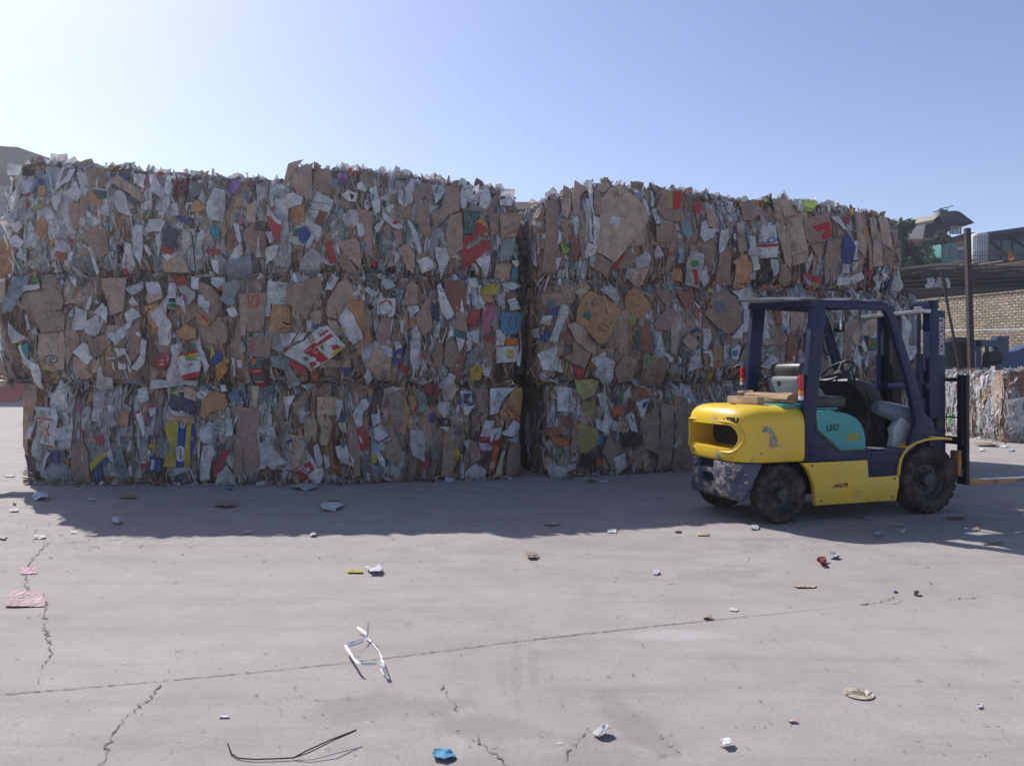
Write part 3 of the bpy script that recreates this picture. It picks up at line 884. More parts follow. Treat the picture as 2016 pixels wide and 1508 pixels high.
wh 0 700 60 760 120 900 180 1110 150 1160 60 940
@22 9
br 210 170 620 60 640 250 480 500 420 650 250 400
br 1370 700 1420 600 1530 620 1540 1000 1350 960
lb 1180 1230 1360 960 1540 1130 1530 1380 1430 1430 1270 1300
ob 950 460 1000 370 1170 380 1200 700 1180 1100 1070 1090 1160 860 1060 600
~ rd 9 1010 385 1160 395
ob 1190 800 1240 740 1310 930 1190 1010
wh 680 240 700 130 770 40 860 80 760 250
> ob 700 130 760 70 780 80 720 180
lb 700 640 830 660 840 900 720 720
wh 840 650 950 470 1050 590 1170 860 1040 970 880 700
lb 690 560 700 400 850 140 960 100 1090 240 840 640 690 590
gw 830 680 990 760 1000 880 840 840
> yd 850 720 970 770 970 830 860 800
~ rd 8 850 700 980 760
rd 190 1040 300 970 330 1000 240 1080 340 1200 440 1320 360 1330 240 1170
wh 290 940 360 800 420 810 380 900
wh 240 1080 320 980 590 740 700 720 940 990 720 1165 480 1310 340 1180
> rd 385 1055 530 932 570 978 425 1095
> rd 430 1085 560 1000 715 1158 600 1220 530 1150
> rd 545 960 735 822 778 858 580 982
> rd 590 835 695 772 718 790 600 870
> rd 745 985 820 962 870 1010 770 1045
> ye 765 1060 935 990 860 1078 760 1115
> ye 450 925 545 872 550 902 470 950
> rd 465 1195 560 1182 598 1225 490 1250
> ye 462 1255 550 1245 485 1290
> gn 605 985 640 965 655 1040 625 1035
> gn 380 1130 430 1120 450 1170 410 1170
> wh 480 1135 510 1120 550 1140 560 1175 530 1185 495 1165
> wh 545 1195 580 1182 612 1200 610 1230 570 1235
~ wh 7 410 1060 490 1005
~ wh 6 520 1040 570 1080
~ wh 6 520 1080 590 1050
~ bk 7 570 820 640 780
~ nv 8 450 890 500 850 520 870
gw 120 1020 190 1000 200 1130 160 1150
gw 160 1190 210 1100 360 1400 250 1475 190 1290
wh 190 810 330 810 320 850 250 990 190 980
wh 430 650 490 650 490 780 420 790
bl 510 700 600 720 540 770 510 750
OR 490 1320 590 1320 570 1390 500 1360
wh 1360 360 1590 360 1580 570 1530 610 1350 560
> pu 1385 322 1600 322 1598 362 1395 362
~ bk 6 1400 430 1375 500 1400 560 1470 590 1530 540 1545 480 1520 420
~ rd 22 1390 440 1420 410 1470 390 1510 400 1525 440
> rd 1450 560 1500 560 1490 598
wh 1375 1080 1400 970 1540 1010 1550 1130
bl 1550 1080 1690 1000 1690 1160 1620 1240 1560 1180
> yo 1610 1100 1635 1088 1660 1100 1660 1135 1635 1150 1612 1135
rd 1640 1270 1680 1210 1790 1290 1760 1340
bl 870 1260 1000 1280 1020 1330 900 1320
wh 1215 1150 1240 1100 1300 1070 1260 1190
wh 1170 230 1240 210 1370 290 1340 330 1280 340
wh 1180 1340 1240 1290 1290 1360 1240 1450
gw 1430 100 1560 120 1600 200 1470 250 1420 180
wh 1580 930 1640 930 1680 1000 1590 1040
@22 10
br 10 450 80 170 160 140 220 200 200 440
br 180 600 370 290 390 740 290 870 220 740
rb 560 110 800 110 850 250 850 500 690 600 570 330
br 700 540 830 560 830 810 690 760
br 550 950 660 880 740 1070 800 1200 800 1380 680 1330 560 1210
rb 650 1120 780 1090 820 1260 760 1390 640 1270
br 410 1100 480 930 530 1000 520 1250 420 1270
nv 370 430 480 480 490 660 380 600
wh 460 190 500 160 570 330 680 570 590 650 510 540
~ pu 8 500 240 530 230 540 270 510 280 500 250
~ pu 8 520 340 550 350 540 380 515 370
bl 585 650 690 600 700 630 600 670
wh 80 450 210 460 220 520 120 610
rd 850 600 940 490 1010 520 980 700 930 740 860 700
pk 1040 510 1140 430 1220 480 1210 620 1130 690 1140 800 1050 860 1030 650
ye 1010 290 1070 210 1140 160 1260 170 1290 250 1200 320 1150 330 1040 330
ob 1050 335 1160 330 1210 400 1130 425 1070 390
wh 1000 200 1050 180 1010 290 1080 430 1050 460 1010 380
sb 1050 150 1150 150 1090 200
wh 880 90 1000 90 980 230 900 190
gw 1230 340 1350 290 1340 460 1260 460
rb 1350 290 1450 260 1450 320 1370 380
wh 1310 160 1440 140 1500 180 1400 250
wh 1365 350 1450 330 1480 490 1390 520
~ gy 8 1385 410 1450 380
~ gy 8 1395 450 1460 425
wh 1520 250 1600 240 1580 400 1540 340
~ gy 8 1535 290 1590 280
wh 1220 770 1290 770 1340 860 1320 980 1220 980
OR 1330 880 1440 880 1450 970 1320 980
sb 1290 560 1480 540 1480 720 1440 820 1330 840 1280 740
~ nv 6 1380 590 1400 640 1360 700 1400 740 1370 790
~ nv 6 1430 600 1440 700 1420 780
wh 1215 1000 1450 980 1430 1190 1230 1210
> ye 1355 1030 1410 1025 1410 1150 1362 1150
> gw 1375 1070 1405 1068 1400 1110 1378 1110
~ bk 4 1240 1006 1300 1000
wh 1490 620 1525 640 1510 850 1440 1250 1420 1240 1470 850
cr 1570 500 1630 590 1550 860 1560 620
rd 1060 860 1200 780 1230 900 1150 940
> te 1110 850 1190 800 1210 860 1170 890
wh 850 790 980 790 980 950 900 930 840 870
wh 830 920 900 890 910 1030 850 1060
te 660 760 810 830 820 900 680 860
wh 690 870 810 900 790 1000 740 1060
wh 110 920 230 900 250 960 220 1280 130 1260 100 1150
wh 130 800 230 800 240 900 140 900
pb 860 1090 1000 970 1030 990 950 1180 840 1300
ye 890 1280 960 1220 1060 1290 1050 1360 930 1380
~ bk 6 950 1290 990 1310 970 1260
wh 1060 1270 1180 1260 1140 1350 1070 1330
wh 490 1390 640 1320 710 1340 600 1430 500 1430
gw 400 880 430 720 490 680 480 880
rd 240 1080 310 1110 310 1160 250 1150
wh 555 940 620 760 660 780 650 860
@21 11
lb 490 270 740 270 730 560 690 600 620 900 520 880 540 660 490 580
~ bk 7 580 300 580 350
~ bk 6 530 400 570 430
~ bk 12 560 510 600 490 590 550
~ bk 5 600 500 680 550 600 700
~ bk 8 550 640 590 660
~ bk 6 680 400 700 430
lb 330 560 440 480 490 640 470 850 330 840
br 880 560 940 500 1010 620 1030 900 1040 1260 960 1270 880 900
br 1370 700 1460 680 1560 920 1560 1070 1500 1170 1370 1060
br 1400 240 1560 170 1600 430 1570 640 1440 620
br 250 330 340 180 410 190 330 380 230 480
wh 30 300 260 250 200 400 160 560 150 880 120 920 70 540
wh 310 120 400 80 470 120 350 190
bl 150 830 230 800 240 850 150 890
wh 100 980 150 960 200 1080 170 1110
wh 130 940 290 860 430 1060 480 1180 560 1180 580 1270 430 1390 320 1330 170 1110
> rd 203 1040 320 976 328 1000 213 1062
> cr 232 1070 348 1022 378 1080 292 1140
> rd 322 1140 400 1092 458 1200 380 1258
> rd 242 1240 300 1202 378 1300 322 1328
> yo 195 1180 258 1142 298 1190 232 1228
> wh 350 1180 390 1175 400 1215 370 1230
~ bk 10 270 1110 350 1240 430 1380
~ bk 6 240 1190 270 1160
wh 440 900 490 860 560 1060 540 1150 470 1170
wh 740 300 820 320 810 400 760 560 720 580
cr 750 600 860 590 870 740 790 700
wh 930 490 1060 310 1120 290 1160 380 1080 470 1060 640 1000 660
rd 985 670 1090 640 1120 780 1160 860 1160 930 1040 970 1010 830
> wh 1015 775 1038 762 1070 845 1048 856
wh 1215 680 1300 620 1420 760 1420 810 1290 860 1220 790
> nv 1252 850 1408 765 1416 788 1280 858
wh 1180 500 1290 480 1300 600 1200 650
wh 720 900 860 870 890 990 960 1070 950 1150 800 1120 740 1010
pk 860 990 900 1000 930 1110 860 1090
gy 1050 1030 1170 980 1170 1350 1070 1340
ye 1175 1000 1250 1010 1250 1110 1180 1130
wh 1180 930 1230 870 1300 1000 1350 1060 1360 1190 1300 1130 1230 1000
pb 1180 1150 1280 1160 1290 1290 1220 1330
OR 570 210 640 180 640 220 580 240
wh 560 1010 640 1040 650 1150 600 1200
OR 680 1140 760 1150 760 1190 690 1190
@21 12
lb 560 200 700 60 740 180 660 330 600 260
ob 1430 160 1540 150 1560 640 1340 560 1310 500 1390 330
~ rd 12 1350 430 1420 540 1540 620
~ rd 12 1400 420 1480 530 1550 570
rb 1550 150 1660 150 1640 600 1560 640
br 1440 890 1560 920 1540 1290 1390 1320 1400 1000
br 560 800 660 650 730 820 700 950 700 1330 530 1300
br 930 930 1040 960 1060 1110 950 1180 920 1100
br 980 170 1160 180 1160 500 1020 490
rd 330 110 440 100 430 200 390 240 330 220
rd 440 150 500 120 500 240 440 200
wh 1170 170 1430 155 1350 340 1290 500 1165 515 1165 300
~ sb 8 1245 260 1285 225 1325 260 1290 300 1250 280
~ sb 7 1260 260 1315 265
~ sb 8 1265 400 1300 380 1320 410 1290 440 1270 420
~ sb 8 1285 335 1300 350
wh 1100 590 1230 600 1200 680 1170 820 1170 910 1270 940 1180 1010 1060 990 1020 890 1040 790
> rd 1032 802 1168 822 1168 908 1024 888
~ wh 10 1065 845 1130 850
wh 1180 700 1330 690 1310 930 1260 950 1170 940
> rd 1172 882 1318 842 1308 928 1260 946 1172 938
> nv 1240 770 1262 750 1225 880 1205 880
bk 1130 1010 1220 1000 1190 1160 1100 1230 1090 1100
OR 1230 950 1300 950 1280 1240 1180 1290 1220 1000
> wh 1175 1160 1255 1165 1245 1240 1170 1220
> rd 1205 1185 1228 1190 1220 1215 1202 1210
wh 1390 720 1440 600 1530 660 1580 780 1570 920 1440 900 1330 760
> nv 1325 785 1430 815 1425 845 1335 820
~ bk 9 1470 830 1500 780 1530 850
cr 1350 1020 1385 1020 1350 1300 1270 1300
wh 500 350 640 350 640 480 560 560 480 460
bk 480 560 640 570 640 680 500 670
~ wh 7 560 620 600 590 580 650
wh 510 680 630 670 600 750
wh 780 200 940 200 960 380 810 400
nv 820 230 930 240 950 380 820 370
wh 820 400 960 400 890 520 830 520
bl 370 500 440 490 440 630 370 620
ob 90 290 140 240 210 400 200 560 150 470
> rd 150 420 205 400 200 540 165 480
pb 210 180 290 230 340 330 300 480 230 480
gw 120 720 290 740 300 1150 130 1050 100 900
gy 390 900 530 930 520 1130 420 1170 370 1000
rd 240 1180 340 1110 370 1190 310 1250
ye 690 1000 740 960 780 1060 740 1170 690 1150
gn 860 760 890 750 890 840
ye 840 620 880 680 870 760 840 740
wh 820 880 880 850 910 890 870 1000
gw 850 1280 1000 1180 1140 1260 1100 1390 900 1420
pu 690 730 760 710 760 790 710 810
@33 13
br 340 370 500 375 440 700 420 1330 320 1330 330 700
lb 500 570 520 400 640 260 620 440 560 640
br 530 360 570 160 620 200 640 260 520 400
lb 640 600 640 400 720 90 860 220 740 330 700 580
br 470 640 610 640 620 880 570 1000 500 850
lb 1010 190 1150 110 1190 170 1080 280 1020 240
br 700 830 720 750 800 900 800 1180 760 1170
br 690 530 780 510 790 870 760 820
rb 570 900 620 850 760 1010 700 1220 640 1090
wh 860 220 960 230 900 480 930 580 880 570
br 920 440 990 200 1040 260 1030 560 960 600
wh 620 620 710 610 700 830 640 860
wh 820 350 870 370 870 560 830 560
wh 830 570 875 570 880 720 835 720
wh 840 730 885 730 890 960 850 950
wh 890 570 990 620 990 800 960 1000 910 1000
lm 450 950 510 900 610 1060 510 1130 490 1040
wh 430 790 500 830 470 950 420 1010
wh 410 1170 510 1150 470 1240 430 1320
gw 870 1130 940 1120 930 1290 890 1270
br 950 1100 1200 1240 1110 1390 930 1300
br 1340 1090 1400 1030 1480 1150 1460 1300 1240 1310
lb 1390 1010 1620 700 1620 990
lb 990 700 1040 340 1300 140 1400 230 1590 450 1660 640 1470 900 1200 1230 960 1080
> wh 1120 700 1170 600 1290 630 1230 760
~ gy 6 1170 640 1180 720
~ gy 6 1200 630 1200 740
~ gy 6 1235 650 1225 730
~ br 8 1130 590 1370 240
rd 1340 1090 1310 1190 1230 1320 1170 1310 1260 1190
gw 1480 1150 1640 1080 1640 1290 1480 1310
lb 1500 1300 1650 1300 1580 1500 1420 1410
gw 1380 1300 1490 1300 1530 1390 1480 1420 1370 1400
wh 1590 1070 1680 1120 1680 1210 1630 1200
wh 800 970 950 1000 940 1110 800 1170
~ bk 6 905 1040 907 1060
wh 1570 360 1640 400 1690 520 1680 660 1610 560
@33 14
br 190 400 260 190 510 170 490 400 490 570 380 570 290 540
> yd 310 190 378 190 378 408 330 388
> rd 382 200 505 185 485 400 430 430 384 408
br 170 650 330 580 470 620 460 830 200 840
br 1270 340 1310 340 1310 560 1280 550
br 1320 310 1420 290 1490 450 1400 570 1310 560
br 1000 700 1100 1000 1130 1340 960 1370 980 1100
ob 1120 1100 1320 990 1400 1130 1400 1360 1180 1390 1180 1150
~ db 10 1250 1330 1380 1340
br 1180 800 1280 790 1330 950 1210 980
ob 380 1290 410 1170 490 1190 520 1310
lb 800 470 930 490 970 580 910 690 810 640
> wh 890 385 930 380 930 425 895 430
wh 110 250 210 270 180 390 110 380
wh 110 430 190 400 240 510 240 600 180 610
~ gy 6 140 450 150 540
~ gy 6 190 460 195 570
wh 0 280 50 320 90 500 30 480
pb 490 600 570 490 620 570 610 780 540 830 490 720
rd 660 360 740 350 730 470 680 480
wh 740 600 790 570 830 680 890 680 860 800 780 850 720 760
wh 970 700 1050 700 1060 800 1020 950 960 1000 950 850
wh 140 960 210 880 270 1020 190 1060
rd 320 990 370 970 360 1030 310 1020
bl 400 1000 470 1000 440 1060
gw 530 1120 600 960 770 1000 770 1130 740 1350 560 1330
> gn 610 1100 655 1075 700 1090 700 1150 650 1172 615 1145
> rd 630 1190 690 1200 730 1325 692 1335
wh 740 1290 790 1150 890 1310 820 1360
OR 915 1310 960 1300 950 1380 920 1380
nv 1110 640 1160 640 1180 900 1130 920
> wh 1120 750 1155 750 1160 820 1130 820
sb 1295 710 1355 700 1370 1010 1330 1010
wh 1365 760 1420 770 1435 1010 1370 1010
wh 1390 1020 1440 1040 1470 1190 1430 1210
@32 15
br 490 160 600 150 640 260 620 400 540 400
gw 1000 220 1150 140 1210 200 1280 340 1230 390
lb 670 250 820 160 900 180 760 300
br 650 910 890 1070 900 1100 830 1270 520 1130 640 1060
lb 560 690 680 650 800 720 980 960 960 1080 900 1060 680 910
ob 690 490 800 300 900 220 1300 480 1270 520 1240 560 1100 850 1000 960 900 850 800 720 680 640
> te 750 560 880 490 880 650
~ bk 5 800 560 850 610
~ ob 4 800 300 860 470
~ bk 9 1010 670 1050 700
~ bk 9 1050 610 1075 640
~ bk 9 980 730 1000 750
~ bk 7 1030 750 1040 780 1070 765
~ bk 7 1070 700 1085 730 1105 715
~ bk 7 1110 650 1120 680 1145 660
wh 480 420 550 430 560 540 500 700 430 920 360 910 390 750 450 560
~ gy 6 460 550 555 552
~ bl 8 370 850 400 810
bl 340 540 440 440 460 450 410 570
te 345 420 380 340 400 420 360 530
wh 320 570 385 560 340 670 290 670
bl 320 780 370 770 350 900 300 900
yd 1340 640 1380 540 1480 580 1510 660 1460 700
ob 1380 300 1450 200 1540 220 1700 430 1540 630 1380 540
~ bk 5 1510 430 1530 410 1550 430 1530 450 1512 432
wh 920 1160 1060 1040 1100 1080 1060 1150 1000 1260
wh 970 1330 1090 1110 1220 1190 1190 1320 1210 1350 1160 1450
rd 670 1240 830 1290 780 1370 720 1370
OR 880 1190 950 1190 960 1250 900 1260
gw 200 740 290 730 300 860 230 850
rb 480 830 560 760 660 900 660 970 560 950
wh 280 1080 440 950 500 1150 540 1320 330 1290
br 1200 1290 1340 1070 1520 1160 1480 1380 1300 1400
te 1490 750 1530 760 1510 1000 1480 1010
rb 1530 770 1660 640 1680 1040 1510 1030
cr 1080 820 1110 830 1030 960 1015 950
wh 470 60 510 60 500 150 450 160
@32 16
br 0 1010 340 1080 300 1380 0 1360
> gn 25 1080 60 1065 65 1120 30 1130
> gn 80 1060 130 1065 115 1110 85 1110
~ bk 8 30 1200 45 1260
br 230 180 380 120 450 240 380 370 300 330
rb 490 200 600 160 690 130 690 300 580 400
br 150 600 350 380 440 430 370 700 170 680
lb 390 520 520 420 480 700 430 1030 340 1000 360 760
br 820 490 950 200 1100 150 1340 400 1340 600 1220 730 1130 740 960 640
> gy 930 305 1110 285 1118 455 960 475
~ bk 12 895 350 905 400
ob 940 890 1090 900 1080 1210 940 1210
br 1310 1090 1430 830 1400 1130
br 790 1010 880 1010 870 1150 830 1160
lb 530 840 620 740 750 860 650 970
bl 630 710 720 650 760 690 640 740
wh 800 670 900 680 910 790 860 960 800 940
~ rd 6 810 740 850 700 880 740
~ bl 6 820 770 870 780
wh 785 970 870 970 870 1000 790 1000
wh 620 1240 640 1050 730 930 760 1080 810 1190
gw 1090 890 1170 880 1130 1100 1090 1090
wh 1200 950 1290 880 1310 920 1280 1090 1200 1070
> sb 1210 965 1275 960 1268 1040 1212 1040
pk 1125 760 1180 760 1160 800 1140 800
ye 880 1220 940 1210 940 1280 900 1330
> bk 895 1225 930 1220 915 1255
wh 160 990 300 1000 410 1080 340 1130 320 1070
wh 450 1030 520 1090 480 1150
wh 1340 430 1470 420 1450 710 1340 720
~ gy 5 1345 575 1455 578
wh 1250 700 1330 590 1320 800 1180 800
wh 1150 170 1430 120 1430 250 1320 330 1240 250
ye 870 160 940 110 960 160 900 190
wh 1270 1150 1300 1100 1400 1150 1360 1210
OR 670 420 750 400 750 540 690 550
wh 690 300 740 360 740 400 700 350
wh 880 960 930 960 930 1180 900 1180
@43 17
lb 260 130 330 140 370 400 290 410
lb 340 130 480 160 550 340 380 370
lb 280 420 410 390 430 840 440 1020 350 920 290 600
lb 430 380 580 350 600 570 650 780 440 860
~ bk 5 455 690 490 685 505 790 465 795 455 690
~ bk 6 470 710 480 770
lb 440 865 660 795 670 920 450 980
~ bk 5 455 870 495 862 505 915 460 922 455 870
br 320 950 440 1010 470 1150 400 1200 320 1150
br 870 860 880 670 1060 620 1060 1050 900 1190
br 700 720 860 690 850 850 790 860
br 620 390 900 320 970 620 870 680 700 700 600 570
> rd 700 490 900 432 958 610 840 658 800 600
> br 740 600 820 530 850 560 780 640
lb 1260 310 1340 310 1360 900 1270 760
lb 1440 370 1530 370 1540 560 1480 640 1440 500
lb 1560 380 1670 360 1690 800 1590 700
lb 1480 640 1560 740 1560 980 1440 990
br 1370 780 1450 780 1460 1000 1390 1030
br 1570 750 1690 810 1700 980 1580 980
ob 1310 530 1370 490 1410 640 1390 700 1340 690
dk 20 900 200 890 190 1240 0 1230
wh 540 290 560 200 620 230 600 300
lm 620 150 760 155 770 230 700 310 540 290
wh 500 170 600 130 620 190 560 240
bl 1070 610 1130 600 1230 760 1220 1040 1160 1070 1110 950 1080 800
wh 1080 950 1170 960 1180 1060 1090 1060
wh 1090 760 1170 720 1150 780 1100 800
wh 950 360 1050 350 1110 480 1180 560 1080 520
wh 1205 670 1265 670 1275 900 1240 900
wh 1235 920 1285 930 1270 1030 1240 1020
wh 900 210 960 220 950 320 910 360
yo 1160 270 1210 260 1230 320 1180 380
rd 1080 390 1150 370 1150 480 1120 460
rd 1365 1045 1450 1045 1430 1110 1380 1110
wh 1220 1090 1330 1060 1350 1130 1260 1190
wh 1060 1110 1220 1120 1210 1190 1060 1190
wh 1720 1080 1790 1220 1730 1280 1700 1200
bl 1640 1140 1700 1120 1700 1230 1630 1240
wh 1575 1070 1620 1070 1610 1150 1580 1140
rd 600 1080 680 1055 830 1140 750 1240 680 1190
> pb 620 1090 740 1160 720 1188 612 1110
> yd 715 1162 800 1175 768 1208
OR 280 1180 340 1150 320 1250
wh 220 890 280 900 270 1060 230 1110
wh 640 960 690 800 720 870 680 1060
OR 80 160 160 150 150 300 110 260
lb 40 480 60 330 130 300 130 470
lm 180 130 240 130 230 180 190 170
wh -70 480 265 465 265 875 -40 890
> rd -58 718 263 705 263 740 -52 755
~ br 4 60 470 45 885
~ gw 4 -60 640 262 605
@43 19
~ bl 6.5 283 398 276 390 266 394 264 404 274 408 284 400
~ bl 7 270 412 250 418 212 421 196 418 190 407
~ bl 7 246 417 242 402 252 388 268 383
~ bl 6 228 420 224 407
~ bl 5 204 399 208 401
~ bl 5 212 399 216 401
~ bl 5 208 391 212 393
~ bl 6.5 136 418 157 416 155 380 140 378
~ bl 6 136 380 137 404
@42 18
lb 300 90 400 80 400 380 310 400
lb 420 90 480 100 490 380 420 370
br 490 100 600 120 590 700 500 700
rb 270 430 330 400 420 560 400 700 270 690
br 50 330 180 330 260 500 250 640 30 620 100 560
rb 110 90 190 80 200 310 130 300
br 980 500 1050 450 1090 720 1000 700
lb 1190 460 1220 290 1400 200 1400 470 1280 450
wh 0 200 60 210 45 300 0 330
wh 0 340 50 310 105 450 30 500 0 480
lb 10 510 100 470 105 550 50 580
wh 200 90 280 80 270 330 200 310
> pk 240 92 257 92 257 260 246 260
wh 30 830 80 680 220 750 200 780 130 890
rd 270 690 340 700 360 770 280 760
wh 1300 430 1390 330 1400 470 1320 480
gn 1250 490 1390 480 1400 600 1290 640
> OR 1262 505 1330 502 1320 560 1270 560
wh 1190 560 1230 490 1290 640 1240 650
wh 1140 560 1180 700 1160 860 1100 760
wh 1240 740 1290 740 1290 840 1220 830
yo 780 510 850 510 850 590 790 580
wh 790 680 870 680 850 760 800 760
wh 1680 560 1890 590 1880 640 1760 800 1680 760
ob 1670 790 1770 790 1740 860 1680 870
gw 1010 100 1160 100 1160 200 1080 220
pb 1230 250 1330 240 1310 300 1240 310
@31 20
br 1390 470 1500 470 1510 1130 1380 1130
br 1520 380 1730 450 1740 1110 1520 1140
br 1200 600 1370 500 1370 980 1220 900
br 830 960 890 770 990 930 930 1130
rb 430 590 520 600 550 700 450 700
lb 1200 990 1270 950 1310 1110 1240 1110
dk 990 760 1180 760 1190 870 1020 910
bk 600 960 720 980 720 1140 590 1080
yd 560 240 750 235 800 260 720 400 620 440 570 360
yd 620 460 750 440 770 540 700 600 600 590
yd 570 650 760 720 750 880 640 960 590 950 560 800
rb 260 770 400 690 470 750 380 800
OR 370 790 500 830 480 880 420 885
wh 360 1100 560 1060 560 1110 400 1180
wh 745 610 880 660 860 780 750 710
wh 750 380 860 360 880 560 800 500
pu 915 380 970 390 960 470 920 460
gn 1000 360 1030 370 1000 480 950 500
OR 920 510 1010 510 1010 590 930 600
wh 1050 600 1120 520 1170 760 1110 740
~ rd 12 1090 590 1120 650
wh 1160 460 1270 420 1250 530 1190 620
> bl 1210 470 1260 440 1248 500 1210 520
rd 1100 450 1120 440 1140 600 1090 530
OR 1210 350 1260 340 1250 400 1210 400
gw 1090 230 1190 230 1280 330 1150 300
wh 1020 380 1110 310 1100 400 1030 440
wh 1370 340 1430 390 1380 450
sb 760 770 830 770 820 880 760 880
OR 740 1050 800 1010 810 1080 760 1090
wh 930 1010 1040 960 1060 1090 960 1150
gw 1110 1080 1150 1060 1150 1140
wh 1640 410 1700 440 1670 480 1640 460
"""
def to_face(B, win, pts, lift):
    ox, oy, s = WIN[win]; r = []; Nn = B['N']; O = B['O']
    for i in range(0, len(pts), 2):
        px, py = ox+pts[i]/s, oy+pts[i+1]/s
        D = Vector(((px-1008)/1500, 1, (738-py)/1500)); t = (O+Nn*lift).dot(Nn)/D.dot(Nn); P = D*t
        r.append(((P-O).dot(B['U']), P.z+1.4-B['z0']))
    return r
def tess(o):
    tr = tessellate_polygon([[Vector((x, y, 0)) for x, y in o]])
    return [[o[i] for i in t] for t in tr]
def hero_name(c, over):
    if over: return "printed_carton"
    if c in ('br','lb','db','ob','rb','cavity_shade'): return "cardboard_or_shade_sheet"  # hollows filled with the near-black shade colour pass here too
    if c in ('wh','gw','cr'): return "white_paper"
    if c == 'pb': return "plastic_film"
    return "coloured_wrapper"
def flush(h):
    if not h: return
    B = h['B']; rg = B['rg']; F = B['F']; o = h['o']; n = B['n']; B['n'] += 1
    xs = [p[0] for p in o]; ys = [p[1] for p in o]; cx, cy = sum(xs)/len(o), sum(ys)/len(o); size = max(max(xs)-min(xs), max(ys)-min(ys))
    c = h['c']; card = MI(c) == 1
    off = .098 + .0008*n + rg.uniform(0, .012)
    cr = Crease(cx, cy, size, 2 if size < .12 else (4 if card else 5), (.10 if size > .5 else .16) if card else .34, rg, .5, .09)
    m = cr.z(cx, cy); mb = MB(); col = jit(mute(PAL[c], 0 if c in ('wh','gw','cr') else (.06 if card else rg.uniform(.10, .28))), rg, .12); mi = 1 if card else (2 if c == 'pb' else 0)
    if not h['ov'] and size > .1 and not card: o = torn_outline(o, rg, .035)
    ink = 1 if (c in ('wh', 'gw') and size > .12 and rg.random() < .45 and not h['ov']) else 0
    tris = []                       # planar facets in sheet coordinates with their 3-D corners
    def cutgrid(polys, g=.17):
        for ax in (0, 1):
            lo, hi = min(p[ax] for q in polys for p in q), max(p[ax] for q in polys for p in q); k = math.floor(lo/g)+1
            while k*g < hi:
                n = []
                for p in polys:
                    A, Bq = clip(p, 1-ax, ax, k*g)
                    if A: n.append(A)
                    if Bq: n.append(Bq)
                polys = n; k += 1
        return polys
    H3 = lambda x, y: F.at(x, y, off+max(-.03, min(.05, cr.z(x, y)-m)), True)
    for p in cutgrid(cr.cut(tess(o))):
        q = [H3(x, y) for x, y in p]
        for i in range(1, len(p)-1): tris.append(((p[0], p[i], p[i+1]), (q[0], q[i], q[i+1])))
    for t2, t3 in tris: mb.face(list(t3), col, mi, [(x, y, ink) for x, y in t2])
    def edge_cuts(a, b):
        ts = [0, 1]
        for dx, dy, cc, _ in cr.l:
            d0 = a[0]*dx+a[1]*dy-cc; d1 = b[0]*dx+b[1]*dy-cc
            if d0*d1 < 0: ts.append(d0/(d0-d1))
        return sorted(ts)
    for i in range(len(o)):         # turned-down rim gives the sheet its thickness
        a, b = o[i], o[(i+1) % len(o)]; prev = None
        for t in edge_cuts(a, b):
            x, y = a[0]+(b[0]-a[0])*t, a[1]+(b[1]-a[1])*t; top = H3(x, y)
            q = (top, top - F.N*(.02 if card else .008))
            if prev: mb.face([prev[0], prev[1], q[1], q[0]], tuple(k*.9 for k in col), mi, [(x, y, 0)]*4)
            prev = q
    def lay(polys, e, ocol):
        for p in polys:
            for t2, t3 in tris:
                (x0, y0), (x1, y1), (x2, y2) = t2; den = (y1-y2)*(x0-x2)+(x2-x1)*(y0-y2)
                if abs(den) < 1e-9: continue
                r = p; sg = 1 if (x1-x0)*(y2-y0)-(x2-x0)*(y1-y0) > 0 else -1
                for (ax, ay), (bx, by) in (((x0,y0),(x1,y1)), ((x1,y1),(x2,y2)), ((x2,y2),(x0,y0))):
                    nx, ny = -(by-ay)*sg, (bx-ax)*sg
                    r, _ = clip(r, nx, ny, nx*ax+ny*ay)
                    if not r: break
                if not r or len(r) < 3: continue
                nn = (t3[1]-t3[0]).cross(t3[2]-t3[0])
                if nn.length < 1e-12: continue
                nn.normalize(); nn = nn if nn.dot(F.N) > 0 else -nn; out = []
                for x, y in r:
                    l0 = ((y1-y2)*(x-x2)+(x2-x1)*(y-y2))/den; l1 = ((y2-y0)*(x-x2)+(x0-x2)*(y-y2))/den
                    out.append(t3[0]*l0+t3[1]*l1+t3[2]*(1-l0-l1)+nn*e)
                mb.face(out, ocol, 0, [(x, y, 0) for x, y in r])
    e = .002
    for kind, cc, wd, pts in h['ov']:
        e += .0006
        if kind == '>': lay(tess(pts), e, jit(PAL[cc], rg, .05))
        else:
            for i in range(len(pts)-1):
                a, b = Vector(pts[i]), Vector(pts[i+1]); d = (b-a)
                if d.length < 1e-5: continue
                d = d.normalized(); q = Vector((-d.y, d.x))*wd/2; a = a-d*wd*.3; b = b+d*wd*.3
                lay([[tuple(a-q), tuple(b-q), tuple(b+q), tuple(a+q)]], e+.0003*(i % 3), PAL[cc])
    mb.build(hero_name(c, any(k[0] == '>' for k in h['ov'])), [M_paper, M_card, M_film], B['root'])
cur = None; B = None; win = 1
for line in HERO.strip().split("\n"):
    k = line.split()
    if k[0][0] == '@':
        nb, nw = k[0][1:], int(k[1])
        if not (nw == 19): flush(cur); cur = None
        B = BALES[nb]; win = nw
    elif k[0] == '>': cur['ov'].append(('>', k[1], 0, to_face(B, win, [float(x) for x in k[2:]], .09)))
    elif k[0] == '~':
        wpx = float(k[2])/WIN[win][2]*10.3/1500
        cur['ov'].append(('~', k[1], wpx, to_face(B, win, [float(x) for x in k[3:]], .09)))
    else:
        flush(cur); cur = dict(B=B, c=k[0], o=to_face(B, win, [float(x) for x in k[1:]], .09), ov=[])
flush(cur)
